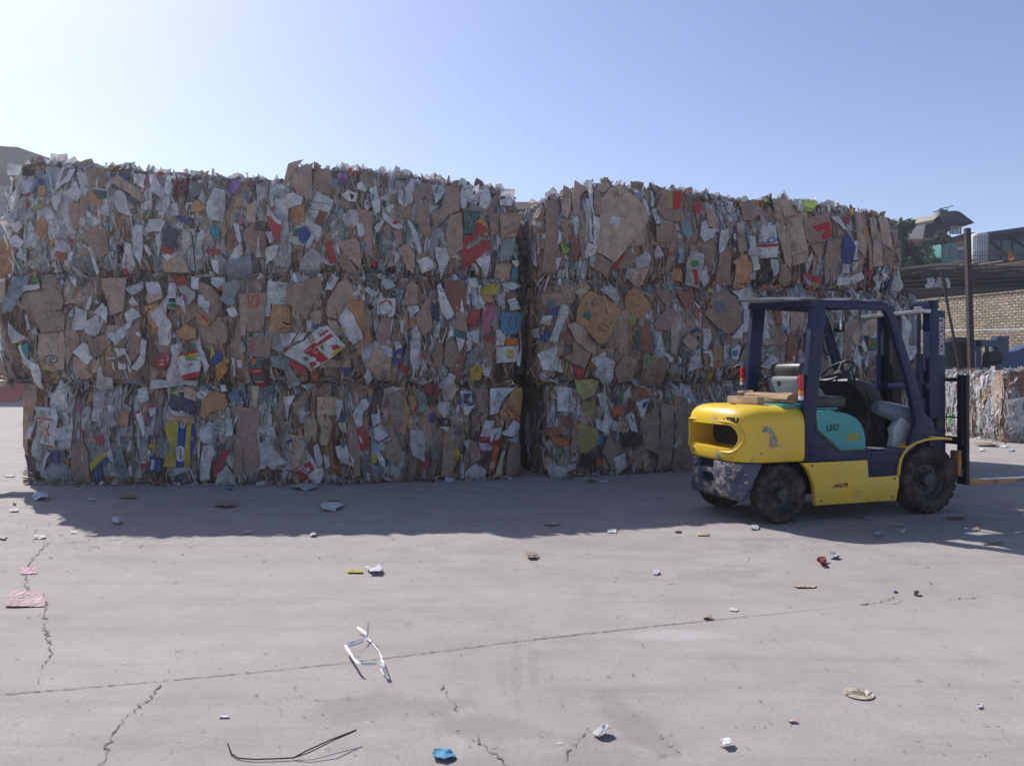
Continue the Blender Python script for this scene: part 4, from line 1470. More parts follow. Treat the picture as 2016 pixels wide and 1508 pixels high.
# ------------------------------------------------------------------ solid parts with bmesh
def prism(bm, pts, y0, y1):
    """outline in (x, z) extruded from y0 to y1"""
    a = [bm.verts.new((x, y0, z)) for x, z in pts]; b = [bm.verts.new((x, y1, z)) for x, z in pts]; n = len(pts)
    bm.faces.new(a); bm.faces.new(list(reversed(b)))
    for i in range(n): bm.faces.new((a[i], b[i], b[(i+1) % n], a[(i+1) % n]))
def bbox(bm, x0, x1, y0, y1, z0, z1): prism(bm, [(x0,z0),(x1,z0),(x1,z1),(x0,z1)], y0, y1)
def btube(bm, pts, r, n=10, closed=False):
    pts = [Vector(p) for p in pts]; rings = []; L = len(pts); up = None
    for i, p in enumerate(pts):
        if closed: d = (pts[(i+1) % L]-pts[i-1]).normalized()
        else: d = (pts[min(i+1, L-1)]-pts[max(i-1, 0)]).normalized()
        if up is None: up = d.orthogonal().normalized()
        a = (up - d*up.dot(d)).normalized(); up = a; b = d.cross(a); rr = r[i] if isinstance(r, (list, tuple)) else r
        rings.append([bm.verts.new(p + (a*math.cos(2*math.pi*k/n)+b*math.sin(2*math.pi*k/n))*rr) for k in range(n)])
    for i in range(L if closed else L-1):
        q, s = rings[i], rings[(i+1) % L]
        for k in range(n): bm.faces.new((q[k], q[(k+1) % n], s[(k+1) % n], s[k]))
    if not closed: bm.faces.new(list(reversed(rings[0]))); bm.faces.new(rings[-1])
def blathe(bm, prof, n=40, axis='y', c=(0,0,0), caps=False):
    """profile of (radius, along) turned about an axis"""
    rings = []
    for k in range(n):
        t = 2*math.pi*k/n; ring = []
        for r, a in prof:
            u, v = r*math.cos(t), r*math.sin(t)
            ring.append(bm.verts.new({'y': (c[0]+u, c[1]+a, c[2]+v), 'z': (c[0]+u, c[1]+v, c[2]+a), 'x': (c[0]+a, c[1]+u, c[2]+v)}[axis]))
        rings.append(ring)
    for k in range(n):
        p, q = rings[k], rings[(k+1) % n]
        for i in range(len(prof)-1): bm.faces.new((p[i], p[i+1], q[i+1], q[i]))
    if caps:
        bm.faces.new([rings[k][0] for k in range(n)]); bm.faces.new([rings[k][-1] for k in range(n)])
def finish(name, bm, mat, parent=None, bevel=0, seg=2, ang=35, loc=None):
    bmesh.ops.recalc_face_normals(bm, faces=bm.faces)
    if bevel:
        es = [e for e in bm.edges if len(e.link_faces) == 2 and e.calc_face_angle(0) > R(25)]
        try: bmesh.ops.bevel(bm, geom=es, offset=bevel, segments=seg, affect='EDGES', profile=.6, clamp_overlap=True)
        except Exception: pass
    me = bpy.data.meshes.new(name); bm.to_mesh(me); bm.free()
    for m in (mat if isinstance(mat, (list, tuple)) else [mat]): me.materials.append(m)
    me.polygons.foreach_set("use_smooth", [True]*len(me.polygons))
    try: me.set_sharp_from_angle(angle=R(ang))
    except Exception: pass
    o = bpy.data.objects.new(name, me); C.objects.link(o)
    if parent: o.parent = parent
    if loc: o.location = loc
    return o
def part(name, mat, parent, fn, bevel=0, **kw):
    bm = bmesh.new(); fn(bm); return finish(name, bm, mat, parent, bevel, **kw)
def text_mesh(txt, size, offset=0.0, ext=.001):
    cu = bpy.data.curves.new("lettering", 'FONT'); cu.body = txt; cu.size = size; cu.offset = offset; cu.extrude = ext; cu.align_x = 'CENTER'; cu.align_y = 'CENTER'
    o = bpy.data.objects.new("lettering", cu); C.objects.link(o); bpy.context.view_layer.update()
    me = bpy.data.meshes.new_from_object(o.evaluated_get(bpy.context.evaluated_depsgraph_get())); bpy.data.objects.remove(o); bpy.data.curves.remove(cu)
    return me
def lettering(txt, size, mat, parent, fn, offset=.002, name="lettering"):
    me = text_mesh(txt, size, offset)
    for v in me.vertices: v.co = fn(v.co.x, v.co.y, v.co.z)
    me.materials.clear(); me.materials.append(mat)
    o = bpy.data.objects.new(name, me); C.objects.link(o); o.parent = parent; return o
def boolean_cut(o, cutters):
    bpy.context.view_layer.update()
    for c in cutters:
        m = o.modifiers.new("cut", 'BOOLEAN'); m.operation = 'DIFFERENCE'; m.object = c; m.solver = 'EXACT'
    bpy.context.view_layer.update()
    me = bpy.data.meshes.new_from_object(o.evaluated_get(bpy.context.evaluated_depsgraph_get()))
    o.modifiers.clear(); o.data = me
    for c in cutters: bpy.data.objects.remove(c)
    try: me.set_sharp_from_angle(angle=R(35))
    except Exception: pass

# ------------------------------------------------------------------ paint
def paint(name, col, rough=.38, chips=.12, chipcol=(.35,.32,.30), dust=.25, stretch=(1,1,1), cscale=9, coat=.15, blobs=()):
    m, nt, b = new_mat(name); P = obj_pos(nt)
    mp = N(nt, "ShaderNodeMapping"); mp.inputs['Scale'].default_value = stretch; nt.links.new(P, mp.inputs[0])
    n1 = noise_n(nt, mp.outputs[0], cscale, 8, .72); n2 = noise_n(nt, P, 2.6, 4, .6); n3 = noise_n(nt, P, 40, 5, .7)
    c = mix(nt, mathn(nt, 'MULTIPLY', ramp(nt, n2, .35, .75), dust), col, (.30,.27,.24))
    c = mix(nt, mathn(nt, 'MULTIPLY', ramp(nt, n3, .45, .8), dust*.6), c, (.10,.09,.08))
    k = n1
    for (bx, by, bz, rad, amt) in blobs:
        vm = N(nt, "ShaderNodeVectorMath", operation='DISTANCE'); vm.inputs[1].default_value = (bx, by, bz); nt.links.new(P, vm.inputs[0])
        f = mathn(nt, 'MULTIPLY', mathn(nt, 'SUBTRACT', 1.0, mathn(nt, 'DIVIDE', vm.outputs['Value'], rad), True), amt)
        k = mathn(nt, 'ADD', k, f)
    t = .72-chips
    msk = ramp(nt, k, t, t+.03)
    c = mix(nt, msk, c, mix(nt, ramp(nt, n3, .4, .6), chipcol, (.16,.10,.07)))
    nt.links.new(c, b.inputs['Base Color'])
    rr = N(nt, "ShaderNodeMapRange"); nt.links.new(msk, rr.inputs[0]); rr.inputs[3].default_value = rough; rr.inputs[4].default_value = .8
    nt.links.new(rr.outputs[0], b.inputs['Roughness']); b.inputs['Specular IOR Level'].default_value = .35; b.inputs['Coat Weight'].default_value = coat; b.inputs['Coat Roughness'].default_value = .25
    bump(nt, b, mathn(nt, 'ADD', mathn(nt, 'MULTIPLY', msk, -1.0), mathn(nt, 'MULTIPLY', n3, .3)), .25, .002)
    return m
M_yel = paint("yellow_paint", (.70,.465,.018), chips=.02, blobs=((.9,-.552,.16,.35,.16), (1.3,-.552,.2,.2,.14), (.45,-.552,.17,.2,.16), (.7,-.552,.57,.3,.08)))
M_yelcw = paint("yellow_counterweight_paint", (.72,.48,.018), chips=.0, chipcol=(.40,.35,.32), cscale=7,
    blobs=((-.10,-.52,.84,.15,.30), (-.03,-.55,.74,.12,.24), (-.2,-.5,.93,.10,.22), (-.42,-.15,1.0,.20,.22), (-.40,.2,1.0,.16,.2), (-.20,-.5,.60,.20,.25), (-.42,-.2,.61,.35,.20), (-.05,-.5,1.03,.1,.2)))
M_navy = paint("navy_paint", (.002,.007,.050), rough=.45, chips=-.02, chipcol=(.10,.10,.16), dust=.04, coat=.0)
M_navycw = paint("scraped_navy_paint", (.022,.030,.085), rough=.6, chips=.12, chipcol=(.40,.37,.33), dust=.35, stretch=(1,1,2.4), cscale=9,
    blobs=((-.42,.42,.45,.3,.18), (-.4,-.2,.22,.3,.16), (-.4,.1,.24,.3,.14), (-.3,-.3,.56,.3,.12)))
M_teal = paint("teal_paint", (.015,.27,.26), chips=-.02, dust=.18)
M_blk = simple("black_plastic", (.012,.012,.014), .45, noise_amt=.12, dirt=(.06,.055,.05), nscale=8)
M_dark = simple("greasy_black_steel", (.010,.010,.016), .5, metal=.2, noise_amt=.15, dirt=(.05,.045,.04), nscale=10)
M_rub = simple("dusty_tyre_rubber", (.018,.017,.018), .85, noise_amt=.38, dirt=(.15,.12,.10), nscale=7, bumps=.5, spec=.2)
M_rim = simple("black_wheel_rim", (.03,.03,.035), .6, noise_amt=.4, dirt=(.12,.10,.09), nscale=9)
M_gpl = simple("grey_plastic", (.17,.19,.20), .55, noise_amt=.2, nscale=7)
M_gcov = simple("grey_blue_cover", (.13,.155,.20), .5, noise_amt=.25, nscale=6)
M_sil = simple("pale_mudguard_plastic", (.38,.41,.43), .35, noise_amt=.2, nscale=6)
M_steel = simple("bare_steel", (.42,.42,.43), .38, metal=.8, noise_amt=.3)
M_chrome = simple("chrome", (.7,.7,.7), .15, metal=1, noise_amt=.05)
M_vinyl = simple("black_vinyl", (.03,.03,.032), .38, noise_amt=.2, dirt=(.14,.13,.12), nscale=6)
M_red = simple("red_lens", (.50,.015,.02), .25, noise_amt=.1); M_orl = simple("orange_lens", (.75,.18,.02), .25, noise_amt=.1); M_whl = simple("clear_lens", (.6,.6,.6), .2, noise_amt=.1)
M_org = paint("worn_orange_fork_paint", (.42,.17,.025), rough=.6, chips=.2, chipcol=(.14,.10,.08))
M_letw = simple("white_letters", (.72,.72,.72), .6, noise_amt=.1); M_letn = simple("navy_letters", (.02,.025,.07), .6, noise_amt=.1); M_lety = simple("yellow_letters", (.72,.52,.03), .6, noise_amt=.1)
M_letr = simple("red_scrawl", (.30,.02,.03), .7, noise_amt=.1)
def wood_mat(name, col):
    m, nt, b = new_mat(name); P = obj_pos(nt); mp = N(nt, "ShaderNodeMapping"); mp.inputs['Scale'].default_value = (4, 40, 40); nt.links.new(P, mp.inputs[0])
    n = noise_n(nt, mp.outputs[0], 1.5, 6, .65); c = mix(nt, ramp(nt, n, .35, .65), col, tuple(x*.45 for x in col))
    nt.links.new(c, b.inputs['Base Color']); b.inputs['Roughness'].default_value = .85; bump(nt, b, n, .6, .006); return m
M_wood = wood_mat("weathered_timber", (.46,.34,.22)); M_wood2 = wood_mat("split_log_wood", (.40,.25,.14))

# ------------------------------------------------------------------ forklift
FA = R(17.2); FX, FY = 2.5-.55*math.sin(FA), 7.12+.55*math.cos(FA)
FL = empty("forklift", (FX, FY, 0), FA, "worn yellow, navy and teal forklift truck parked in front of the stacked bales", "forklift")

def plan(phi, inset=0.0, x0=-.05, ax=.385, ay=.55, n=3.2):
    c, s = math.cos(phi), math.sin(phi); k = 1-inset/.55
    return (x0 - ax*k*math.copysign(abs(c)**(2/n), c), ay*k*math.copysign(abs(s)**(2/n), s))
def cw_solid(bm, levels, front, nphi=44):
    """stack of rounded plan outlines; front(z) gives the x where the block ends forwards"""
    rings = []
    for z, ins in levels:
        r = [plan(-math.pi/2+math.pi*i/nphi, ins) for i in range(nphi+1)]
        xf = front(z); r = [(min(x, xf), y) for x, y in r]
        r = [(xf, r[0][1])] + r + [(xf, r[-1][1])]
        rings.append([bm.verts.new((x, y, z)) for x, y in r])
    for a, b in zip(rings, rings[1:]):
        for i in range(len(a)): bm.faces.new((a[i], a[(i+1) % len(a)], b[(i+1) % len(a)], b[i]))
    bm.faces.new(list(reversed(rings[0]))); bm.faces.new(rings[-1])
def stadium(y0, y1, z0, z1, n=10):
    r = (z1-z0)/2; zc = (z0+z1)/2; p = []
    for k in range(n+1): t = -math.pi/2+math.pi*k/n; p.append((y1-r+r*math.cos(t), zc+r*math.sin(t)))
    for k in range(n+1): t = math.pi/2+math.pi*k/n; p.append((y0+r+r*math.cos(t), zc+r*math.sin(t)))
    return p
def cutter(pts, x0, x1):
    bm = bmesh.new(); a = [bm.verts.new((x0, y, z)) for y, z in pts]; b = [bm.verts.new((x1, y, z)) for y, z in pts]; n = len(pts)
    bm.faces.new(a); bm.faces.new(list(reversed(b)))
    for i in range(n): bm.faces.new((a[i], b[i], b[(i+1) % n], a[(i+1) % n]))
    o = finish("cutter", bm, M_yelcw, FL); return o
bm = bmesh.new()
cw_solid(bm, [(.575,.05),(.585,.02),(.61,.004),(.66,0),(.75,0),(.85,0),(.90,0),(.95,.003),(.995,.012),(1.03,.030),(1.06,.060),(1.083,.10),(1.10,.155),(1.110,.22)], lambda z: .279)
CW = finish("counterweight", bm, M_yelcw, FL)
op = stadium(-.43, .43, .695, .925)
boolean_cut(CW, [cutter(op, -1.0, -.06)])
def surf_x(y, ins=0):
    v = min(1, abs(y)/.55); s = v**(3.2/2); c = math.sqrt(max(0, 1-s*s)); return -.05-.385*c**(2/3.2)
def rim(bm):
    st = stadium(-.475, .475, .665, .955, 14); btube(bm, [(surf_x(y)-.008, y, z) for y, z in st], .013, 8, closed=True)
part("opening_rim", M_yelcw, CW, rim)
def hollow_plate(bm):
    bbox(bm, -.10, -.065, -.42, .42, .68, .93)
part("hollow_shade_plate", M_dark, FL, hollow_plate)  # black plate painting the shade inside the open hollow
part("lifting_eye", M_dark, CW, lambda bm: blathe(bm, [(.001,0),(.028,0),(.028,.004),(.001,.004)], 16, 'z', (-.2,-.1,1.1115)))
bm = bmesh.new()
cw_solid(bm, [(.205,.15),(.215,.10),(.25,.05),(.33,.03),(.45,.022),(.55,.018),(.572,.03)], lambda z: -.33+.16*((z-.2)/.37)**1.3)
LB = finish("lower_counterweight", bm, M_navycw, FL)
boolean_cut(LB, [cutter(stadium(-.10, .12, .355, .445), -1, -.34), cutter([(-.10,.50),(-.06,.485),(.14,.485),(.17,.50),(.17,.60),(-.10,.60)], -1, -.34)])
part("drawbar_recess", M_dark, LB, lambda bm: bbox(bm, -.385, -.350, -.11, .18, .345, .568))
# lettering left on the tail, worn to its last characters
arc = [(0, plan(-math.pi/2))]; L_ = 0
for i in range(1, 400):
    p = plan(-math.pi/2+math.pi*i/399); q = arc[-1][1]; L_ += math.hypot(p[0]-q[0], p[1]-q[1]); arc.append((L_, p))
def on_arc(s, z, e):
    for i in range(len(arc)-1):
        if arc[i+1][0] >= s:
            (s0, p), (s1, q) = arc[i], arc[i+1]; k = (s-s0)/max(1e-6, s1-s0); d = Vector((q[0]-p[0], q[1]-p[1])).normalized()
            return Vector((p[0]+(q[0]-p[0])*k - (-d.y)*-1*0, p[1]+(q[1]-p[1])*k, z)) + Vector((d.y*-1, d.x, 0))*(e if (d.y*-1*(-1)) else e)
    return Vector((arc[-1][1][0], arc[-1][1][1], z))
def on_tail(s, z, e):
    P = on_arc(s, z, 0); Q = on_arc(s+.01, z, 0); d = (Q-P).normalized(); nn = Vector((-d.y, d.x, 0))
    if nn.dot(Vector((P.x+.05, P.y, 0))) < 0: nn = -nn
    return P+nn*e
lettering("TSU", .062, M_letn, CW, lambda x, y, z: on_tail(.42-x*1.25, .972+y, .003), .004)
lettering("A", .050, M_letn, CW, lambda x, y, z: on_tail(.515-x, .975+y*.6, .003), .000)
def wheel(x, y, r, wd, side, hub):
    def tyre(bm):
        h = wd/2
        blathe(bm, [(r*.56,-h*.80),(r*.62,-h*.98),(r*.78,-h*1.02),(r*.90,-h*.92),(r*.955,-h*.70),(r*.965,0),(r*.955,h*.70),(r*.90,h*.92),(r*.78,h*1.02),(r*.62,h*.98),(r*.56,h*.80)], 48, 'y', (0,0,0))
        n = 22
        for k in range(n):          # tread blocks wrapping over each shoulder
            for sd in (-1, 1):
                t0 = 2*math.pi*(k+(.5 if sd > 0 else 0))/n; q = []
                for (rr, yy, dt) in ((.945, .03, .10), (1.0, .03, .10), (1.0, .66, .02), (.965, .90, 0), (.87, 1.0, -.02), (.85, .9, -.02)):
                    q.append([(rr*r, sd*yy*h, t0+dt*sd*0+dt+e) for e in (-.082, .082)])
                vs_ = [[bm.verts.new((a*math.cos(t), b, a*math.sin(t))) for a, b, t in row] for row in q]
                for i in range(len(vs_)): 
                    a, b = vs_[i], vs_[(i+1) % len(vs_)]; bm.faces.new((a[0], a[1], b[1], b[0]))
                bm.faces.new([v[0] for v in vs_]); bm.faces.new([v[1] for v in reversed(vs_)])
    w_ = part("wheel", M_rub, FL, tyre, ang=30, loc=(x, y, r))
    def rm(bm):
        s = side; blathe(bm, [(r*.575, -wd*.38), (r*.575, wd*.34), (r*.54, wd*.36), (r*.50, wd*.26), (r*.47, wd*.10), (r*.36, wd*.06), (r*.22, wd*.10), (r*.20, hub*wd), (r*.001, hub*wd)] if s > 0 else
             [(r*.575, wd*.38), (r*.575, -wd*.34), (r*.54, -wd*.36), (r*.50, -wd*.26), (r*.47, -wd*.10), (r*.36, -wd*.06), (r*.22, -wd*.10), (r*.20, -hub*wd), (r*.001, -hub*wd)], 36, 'y')
        for k in range(8):
            t = 2*math.pi*k/8; a = wd*.14*s; c0 = (r*.29*math.cos(t), a, r*.29*math.sin(t))
            blathe(bm, [(.001,-.012),(.012,-.012),(.012,.012),(.001,.012)], 6, 'y', c0)
    part("rim", M_rim, w_, rm)
    return w_
wr = wheel(.045, -.462, .278, .175, -1, .42); wr.rotation_euler = (0, 0, R(4))
wheel(.045, .462, .278, .175, 1, .42)
wheel(1.79, -.445, .345, .225, -1, .40); wheel(1.79, .445, .345, .225, 1, .40)
arch = [(.25,.566),(.30,.52),(.345,.45),(.378,.37),(.395,.28),(.404,.16)]
panel = arch + [(1.35,.162),(1.386,.30),(1.386,.408),(1.019,.401),(1.005,.572)]
for sy, nm in ((-1, "side_panel"), (1, "side_panel")):
    o = part(nm, M_yel, FL, lambda bm: prism(bm, panel, sy*.552, sy*.50), .006)
lettering("ALP5", .052, M_letr, FL, lambda x, y, z: Vector((.705+x*1.2+y*.5, -.5545, .338+y)), .002)
def marks(bm):
    prism(bm, [(.575,.318),(.64,.352),(.655,.35),(.64,.325),(.60,.322)], -.5555, -.5535)
part("scrawl", M_letr, FL, marks)
def frame(bm):
    bbox(bm, .30, 1.36, -.40, .40, .24, .60)
    bbox(bm, -.30, .30, -.20, .20, .28, .56)
part("chassis", M_dark, FL, frame, .01)
navy = [(.282,.577),(.282,1.085),(.40,1.075),(.42,.876),(.688,.652),(.985,.650),(1.48,.672),(1.52,.70),(1.60,.69),(1.47,.60),(1.392,.55),(1.39,.412),(1.023,.405),(1.009,.577)]
for sy in (-1, 1): part("body_side", M_navy, FL, lambda bm: prism(bm, navy, sy*.547, sy*.44), .005)
def stepf(bm):
    for k in range(4): bbox(bm, 1.06, 1.34, -.552, -.545, .44+k*.03, .448+k*.03)
part("step_tread", M_dark, FL, stepf)
hood = [(.398,1.05),(.602,1.055),(.76,1.03),(.86,.99),(.928,.932),(.965,.86),(.982,.78),(.984,.672),(.688,.668),(.419,.876)]
part("engine_hood", M_teal, FL, lambda bm: prism(bm, hood, -.556, .556), .018, seg=3)
gas = [(.385,1.04),(.40,.865),(.68,.650),(.996,.655),(.996,.70),(.70,.70),(.43,.90),(.41,1.04)]
part("hood_seal", M_blk, FL, lambda bm: prism(bm, gas, -.5525, .5525))
part("rear_hood_cover", M_teal, FL, lambda bm: bbox(bm, .10, .42, -.46, .46, 1.085, 1.122), .012)
lettering("LEO", .082, M_letn, FL, lambda x, y, z: Vector((.592+x, -.5585, .892+y+x*.08)), .0015)
lettering("25", .100, M_lety, FL, lambda x, y, z: Vector((.828+x*1.25+y*.25, -.5585, .797+y*.80)), .006)
for bx, bz in ((.335,1.15),(.335,.70),(.345,.64),(1.60,.80),(1.70,.80),(1.78,.86),(.46,.20),(1.30,.20),(1.33,.38),(.36,.54),(1.06,.62),(1.40,.62)):
    part("bolt", M_dark, FL, lambda bm: blathe(bm, [(.001,-.005),(.009,-.005),(.010,.006),(.001,.006)], 6, 'y', (bx, -.555, bz)))
part("panel_seam", M_dark, FL, lambda bm: bbox(bm, .2795, .2815, -.553, .553, .58, 1.085))
part("floor_plate", M_gpl, FL, lambda bm: bbox(bm, .97, 1.52, -.43, .43, .645, .662), .004)
def cowl(bm):
    prism(bm, [(1.28,.662),(1.54,.662),(1.56,1.10),(1.47,1.24),(1.38,1.30),(1.24,1.34),(1.10,1.37),(1.07,1.33),(1.20,1.24),(1.30,1.12),(1.34,.95)], -.20, .36)
part("dashboard", M_blk, FL, cowl, .03, seg=3)
part("instrument_panel", M_gpl, FL, lambda bm: prism(bm, [(1.24,1.345),(1.40,1.302),(1.405,1.316),(1.245,1.36)], -.16, .16), .004)
part("tilt_cylinder_shroud", M_gcov, FL, lambda bm: btube(bm, [(1.30,-.33,1.08),(1.36,-.33,1.065),(1.52,-.34,1.02),(1.66,-.36,.98),(1.76,-.36,.96)], [.055,.08,.095,.10,.09], 18))
part("mudguard_liner", M_sil, FL, lambda bm: prism(bm, [(1.42,.672),(1.53,.662),(1.60,.70),(1.71,.89),(1.70,.93),(1.60,.985),(1.53,.99),(1.50,.93),(1.43,.86),(1.45,.78)], -.43, -.34), .03, seg=3)
part("foot_pedal", M_dark, FL, lambda bm: bbox(bm, 1.22, 1.30, -.05, .05, .70, .73), .005)
def levers(bm):
    for a, b in (((1.20,-.28,1.20),(1.46,-.30,.68)), ((1.27,-.24,1.22),(1.50,-.26,.70)), ((1.16,-.22,1.28),(1.10,-.26,1.40))): btube(bm, [a, b], .010, 8)
part("control_lever", M_dark, FL, levers)
# seat
part("seat_cushion", M_vinyl, FL, lambda bm: bbox(bm, .56, 1.03, -.25, .25, 1.06, 1.185), .045, seg=4)
SB = part("seat_backrest", M_vinyl, FL, lambda bm: prism(bm, [(x+.17, z) for x, z in [(.36,1.15),(.47,1.13),(.43,1.36),(.40,1.49),(.36,1.525),(.30,1.51),(.28,1.46),(.31,1.30)]], -.25, .23), .035, seg=4)
def sbp(bm):
    prism(bm, [(x+.17, z) for x, z in [(.29,1.14),(.35,1.13),(.315,1.385),(.275,1.385),(.262,1.35)]], -.235, .215)
part("back_shell", M_gpl, SB, sbp, .012)
part("vent_slot", M_dark, SB, lambda bm: prism(bm, [(.4445,1.26),(.455,1.26),(.444,1.335),(.433,1.335)], .02, .075))
part("seat_base", M_teal, FL, lambda bm: bbox(bm, .26, .90, -.27, .25, 1.052, 1.075), .008)
# steering
SWc = Vector((1.09, -.02, 1.44)); tl = R(34); ax_ = Vector((-math.sin(tl), 0, math.cos(tl))); e1 = Vector((math.cos(tl), 0, math.sin(tl))); e2 = Vector((0,1,0))
SW = part("steering_wheel", M_blk, FL, lambda bm: btube(bm, [SWc+(e1*math.cos(t)+e2*math.sin(t))*.175 for t in [2*math.pi*k/40 for k in range(40)]], .0135, 10, closed=True))
def spokes(bm):
    for a in (.4, 2.5, 4.6): btube(bm, [SWc+(e1*math.cos(a)+e2*math.sin(a))*.17, SWc-ax_*.03], .012, 8)
    btube(bm, [SWc-ax_*.05, SWc-ax_*.01], [.05, .038], 16)
part("steering_spokes", M_blk, SW, spokes)
part("steering_column", M_blk, FL, lambda bm: btube(bm, [SWc-ax_*.04, SWc-ax_*.22, (1.30,-.02,1.18)], [.035,.05,.07], 14))
# overhead guard
Bp = [(.284,.578),(.41,.578),(.425,1.10),(.532,2.06),(.372,2.06),(.284,1.12)]
Ap = [(1.20,2.06),(1.29,2.06),(1.35,1.98),(1.63,1.29),(1.705,1.02),(1.83,.93),(1.84,.80),(1.66,.74),(1.52,.66),(1.50,.68),(1.60,.93),(1.525,1.25),(1.27,1.95)]
for y0, y1, up in ((-.549, -.485, 0), (.40, .464, .055)):
    part("rear_pillar", M_navy, FL, lambda bm: prism(bm, [(x, z+(up if z > 2 else 0)) for x, z in Bp], y0, y1), .012)
for y0, y1, up in ((-.549, -.492, 0), (.41, .467, .055)):
    part("front_pillar", M_navy, FL, lambda bm: prism(bm, [(x, z+(up if z > 1.9 else 0)) for x, z in Ap], y0, y1), .012)
def ogroof(bm):
    for y0, y1 in ((-.55, -.484), (.399, .465)): prism(bm, [(.35,2.045),(1.31,2.025),(1.30,2.06),(1.24,2.105),(1.17,2.122),(.36,2.112)], y0, y1)
    bbox(bm, .352, .43, -.484, .399, 2.05, 2.108); bbox(bm, 1.17, 1.24, -.484, .399, 2.05, 2.105)
    for k in range(7): bbox(bm, .43, 1.17, -.41+k*.115, -.375+k*.115, 2.07, 2.098)
    for v in bm.verts: v.co.z += .06*(v.co.y+.55)
part("guard_roof", M_navy, FL, ogroof, .008)
def rsheet(bm):
    n = 14; rows = []
    for i in range(n+1):
        x = .22+1.0*i/n; z = 2.130+.010*math.sin(i*.9)+.008*math.sin(i*2.3)
        rows.append([bm.verts.new((x, y, z+.06*(y+.55)+.010*math.sin(3*y+i)-(.012 if j == 0 else 0))) for j, y in enumerate((-.53, -.25, .1, .42, .62))])
    for i in range(n):
        for j in range(4): bm.faces.new((rows[i][j], rows[i+1][j], rows[i+1][j+1], rows[i][j+1]))
    bmesh.ops.solidify(bm, geom=bm.faces, thickness=.006)
part("roof_sheet", M_steel, FL, rsheet)
def scr(bm):
    for k in range(5): 
        z = 1.60+k*.045
        for dx, w_ in ((-.012, .02), (.008, .014)): bbox(bm, .40+dx, .40+dx+w_, -.5515, -.5495, z+dx, z+.006+dx)
        bbox(bm, .395, .401, -.5515, -.5495, z, z+.02)
part("scrawl", M_letr, FL, scr)
# lamps
def lamp_stack(x, y, z, k=1.0):
    b = part("rear_lamp", M_red, FL, lambda bm: bbox(bm, x-.02, x+.02, y-.018, y+.018, z+.10*k, z+.25*k), .008)
    part("orange_lens", M_orl, b, lambda bm: bbox(bm, x-.02, x+.02, y-.018, y+.018, z+.045*k, z+.0995*k), .006)
    part("clear_lens", M_whl, b, lambda bm: bbox(bm, x-.02, x+.02, y-.018, y+.018, z, z+.0445*k), .006)
    part("lamp_bracket", M_blk, b, lambda bm: bbox(bm, x+.021, x+.04, y-.015, y+.015, z-.02, z+.26*k), .004)
lamp_stack(.265, -.515, 1.16, .95); lamp_stack(.31, .50, 1.29, .75)
part("mirror_stay", M_navy, FL, lambda bm: btube(bm, [(.37,.46,1.50),(.30,.56,1.51),(.27,.60,1.48),(.27,.60,1.22)], .007, 8))
HLm = part("work_lamp", M_blk, FL, lambda bm: prism(bm, [(1.40,1.88),(1.46,1.865),(1.49,1.90),(1.49,1.98),(1.46,2.0),(1.40,1.99)], .30, .40), .015)
part("lamp_glass", M_chrome, HLm, lambda bm: bbox(bm, 1.4905, 1.497, .31, .39, 1.89, 1.98), .003)
part("lamp_trim", M_chrome, HLm, lambda bm: bbox(bm, 1.40, 1.43, .292, .2995, 1.89, 1.99), .003)
part("lamp_arm", M_steel, HLm, lambda bm: btube(bm, [(1.46,.345,2.0),(1.46,.345,2.08),(1.40,.40,2.09)], .012, 8))
part("grab_handle", M_blk, FL, lambda bm: btube(bm, [(1.33,.41,1.85),(1.27,.38,1.83),(1.235,.37,1.78),(1.26,.37,1.66),(1.30,.38,1.625),(1.42,.41,1.63)], .012, 8))
# fenders
def fender(bm, y0, y1):
    if 1:
        P = [(1.362,.41),(1.372,.50),(1.395,.575),(1.44,.64),(1.505,.695),(1.59,.735),(1.69,.76),(1.80,.772),(1.93,.770),(2.04,.762)]
        prism(bm, P+[(x+.004 if i < 4 else x, z-.022) if i > 2 else (x+.022, z) for i, (x, z) in reversed(list(enumerate(P)))], y0, y1)
for y0, y1 in ((-.568, -.325), (.325, .568)): part("front_fender", M_yel, FL, lambda bm: fender(bm, y0, y1), .004)
part("axle", M_dark, FL, lambda bm: btube(bm, [(1.79,-.34,.345),(1.79,.34,.345)], .09, 14)); part("axle", M_dark, FL, lambda bm: btube(bm, [(.045,-.4,.278),(.045,.4,.278)], .06, 12))
# mast
def omast(bm):
    for y0, y1 in ((-.385, -.345), (.30, .34)):
        bbox(bm, 1.94, 2.145, y0, y1, .10, 2.065)
        yy = (y1, y1+.05) if y0 < 0 else (y0-.05, y0)
        bbox(bm, 1.94, 1.965, yy[0], yy[1], .10, 2.065); bbox(bm, 2.12, 2.145, yy[0], yy[1], .10, 2.065)
    bbox(bm, 1.90, 1.94, -.385, .34, .20, .38); bbox(bm, 1.90, 1.94, -.385, .34, 1.25, 1.31)
MA = part("outer_mast", M_navy, FL, omast, .004)
part("mast_top_bar", M_steel, MA, lambda bm: bbox(bm, 1.86, 1.94, -.40, .50, 2.035, 2.075), .004)
for y0 in (-.31, .20): part("top_bar_clamp", M_steel, MA, lambda bm: bbox(bm, 1.87, 1.92, y0, y0+.06, 2.0755, 2.11), .004)
lettering("KOMATSU", .088, M_letw, MA, lambda x, y, z: Vector((2.098-y, -.3875, 1.80+x*.93)), .0065)
def imast(bm):
    for y0, y1 in ((-.335, -.30), (.255, .29)):
        bbox(bm, 1.985, 2.10, y0, y1, .14, 2.17)
    bbox(bm, 1.975, 2.11, -.335, -.10, 2.09, 2.175); bbox(bm, 1.99, 2.08, -.335, .29, .5, .56)
part("inner_mast", M_navy, FL, imast, .004)
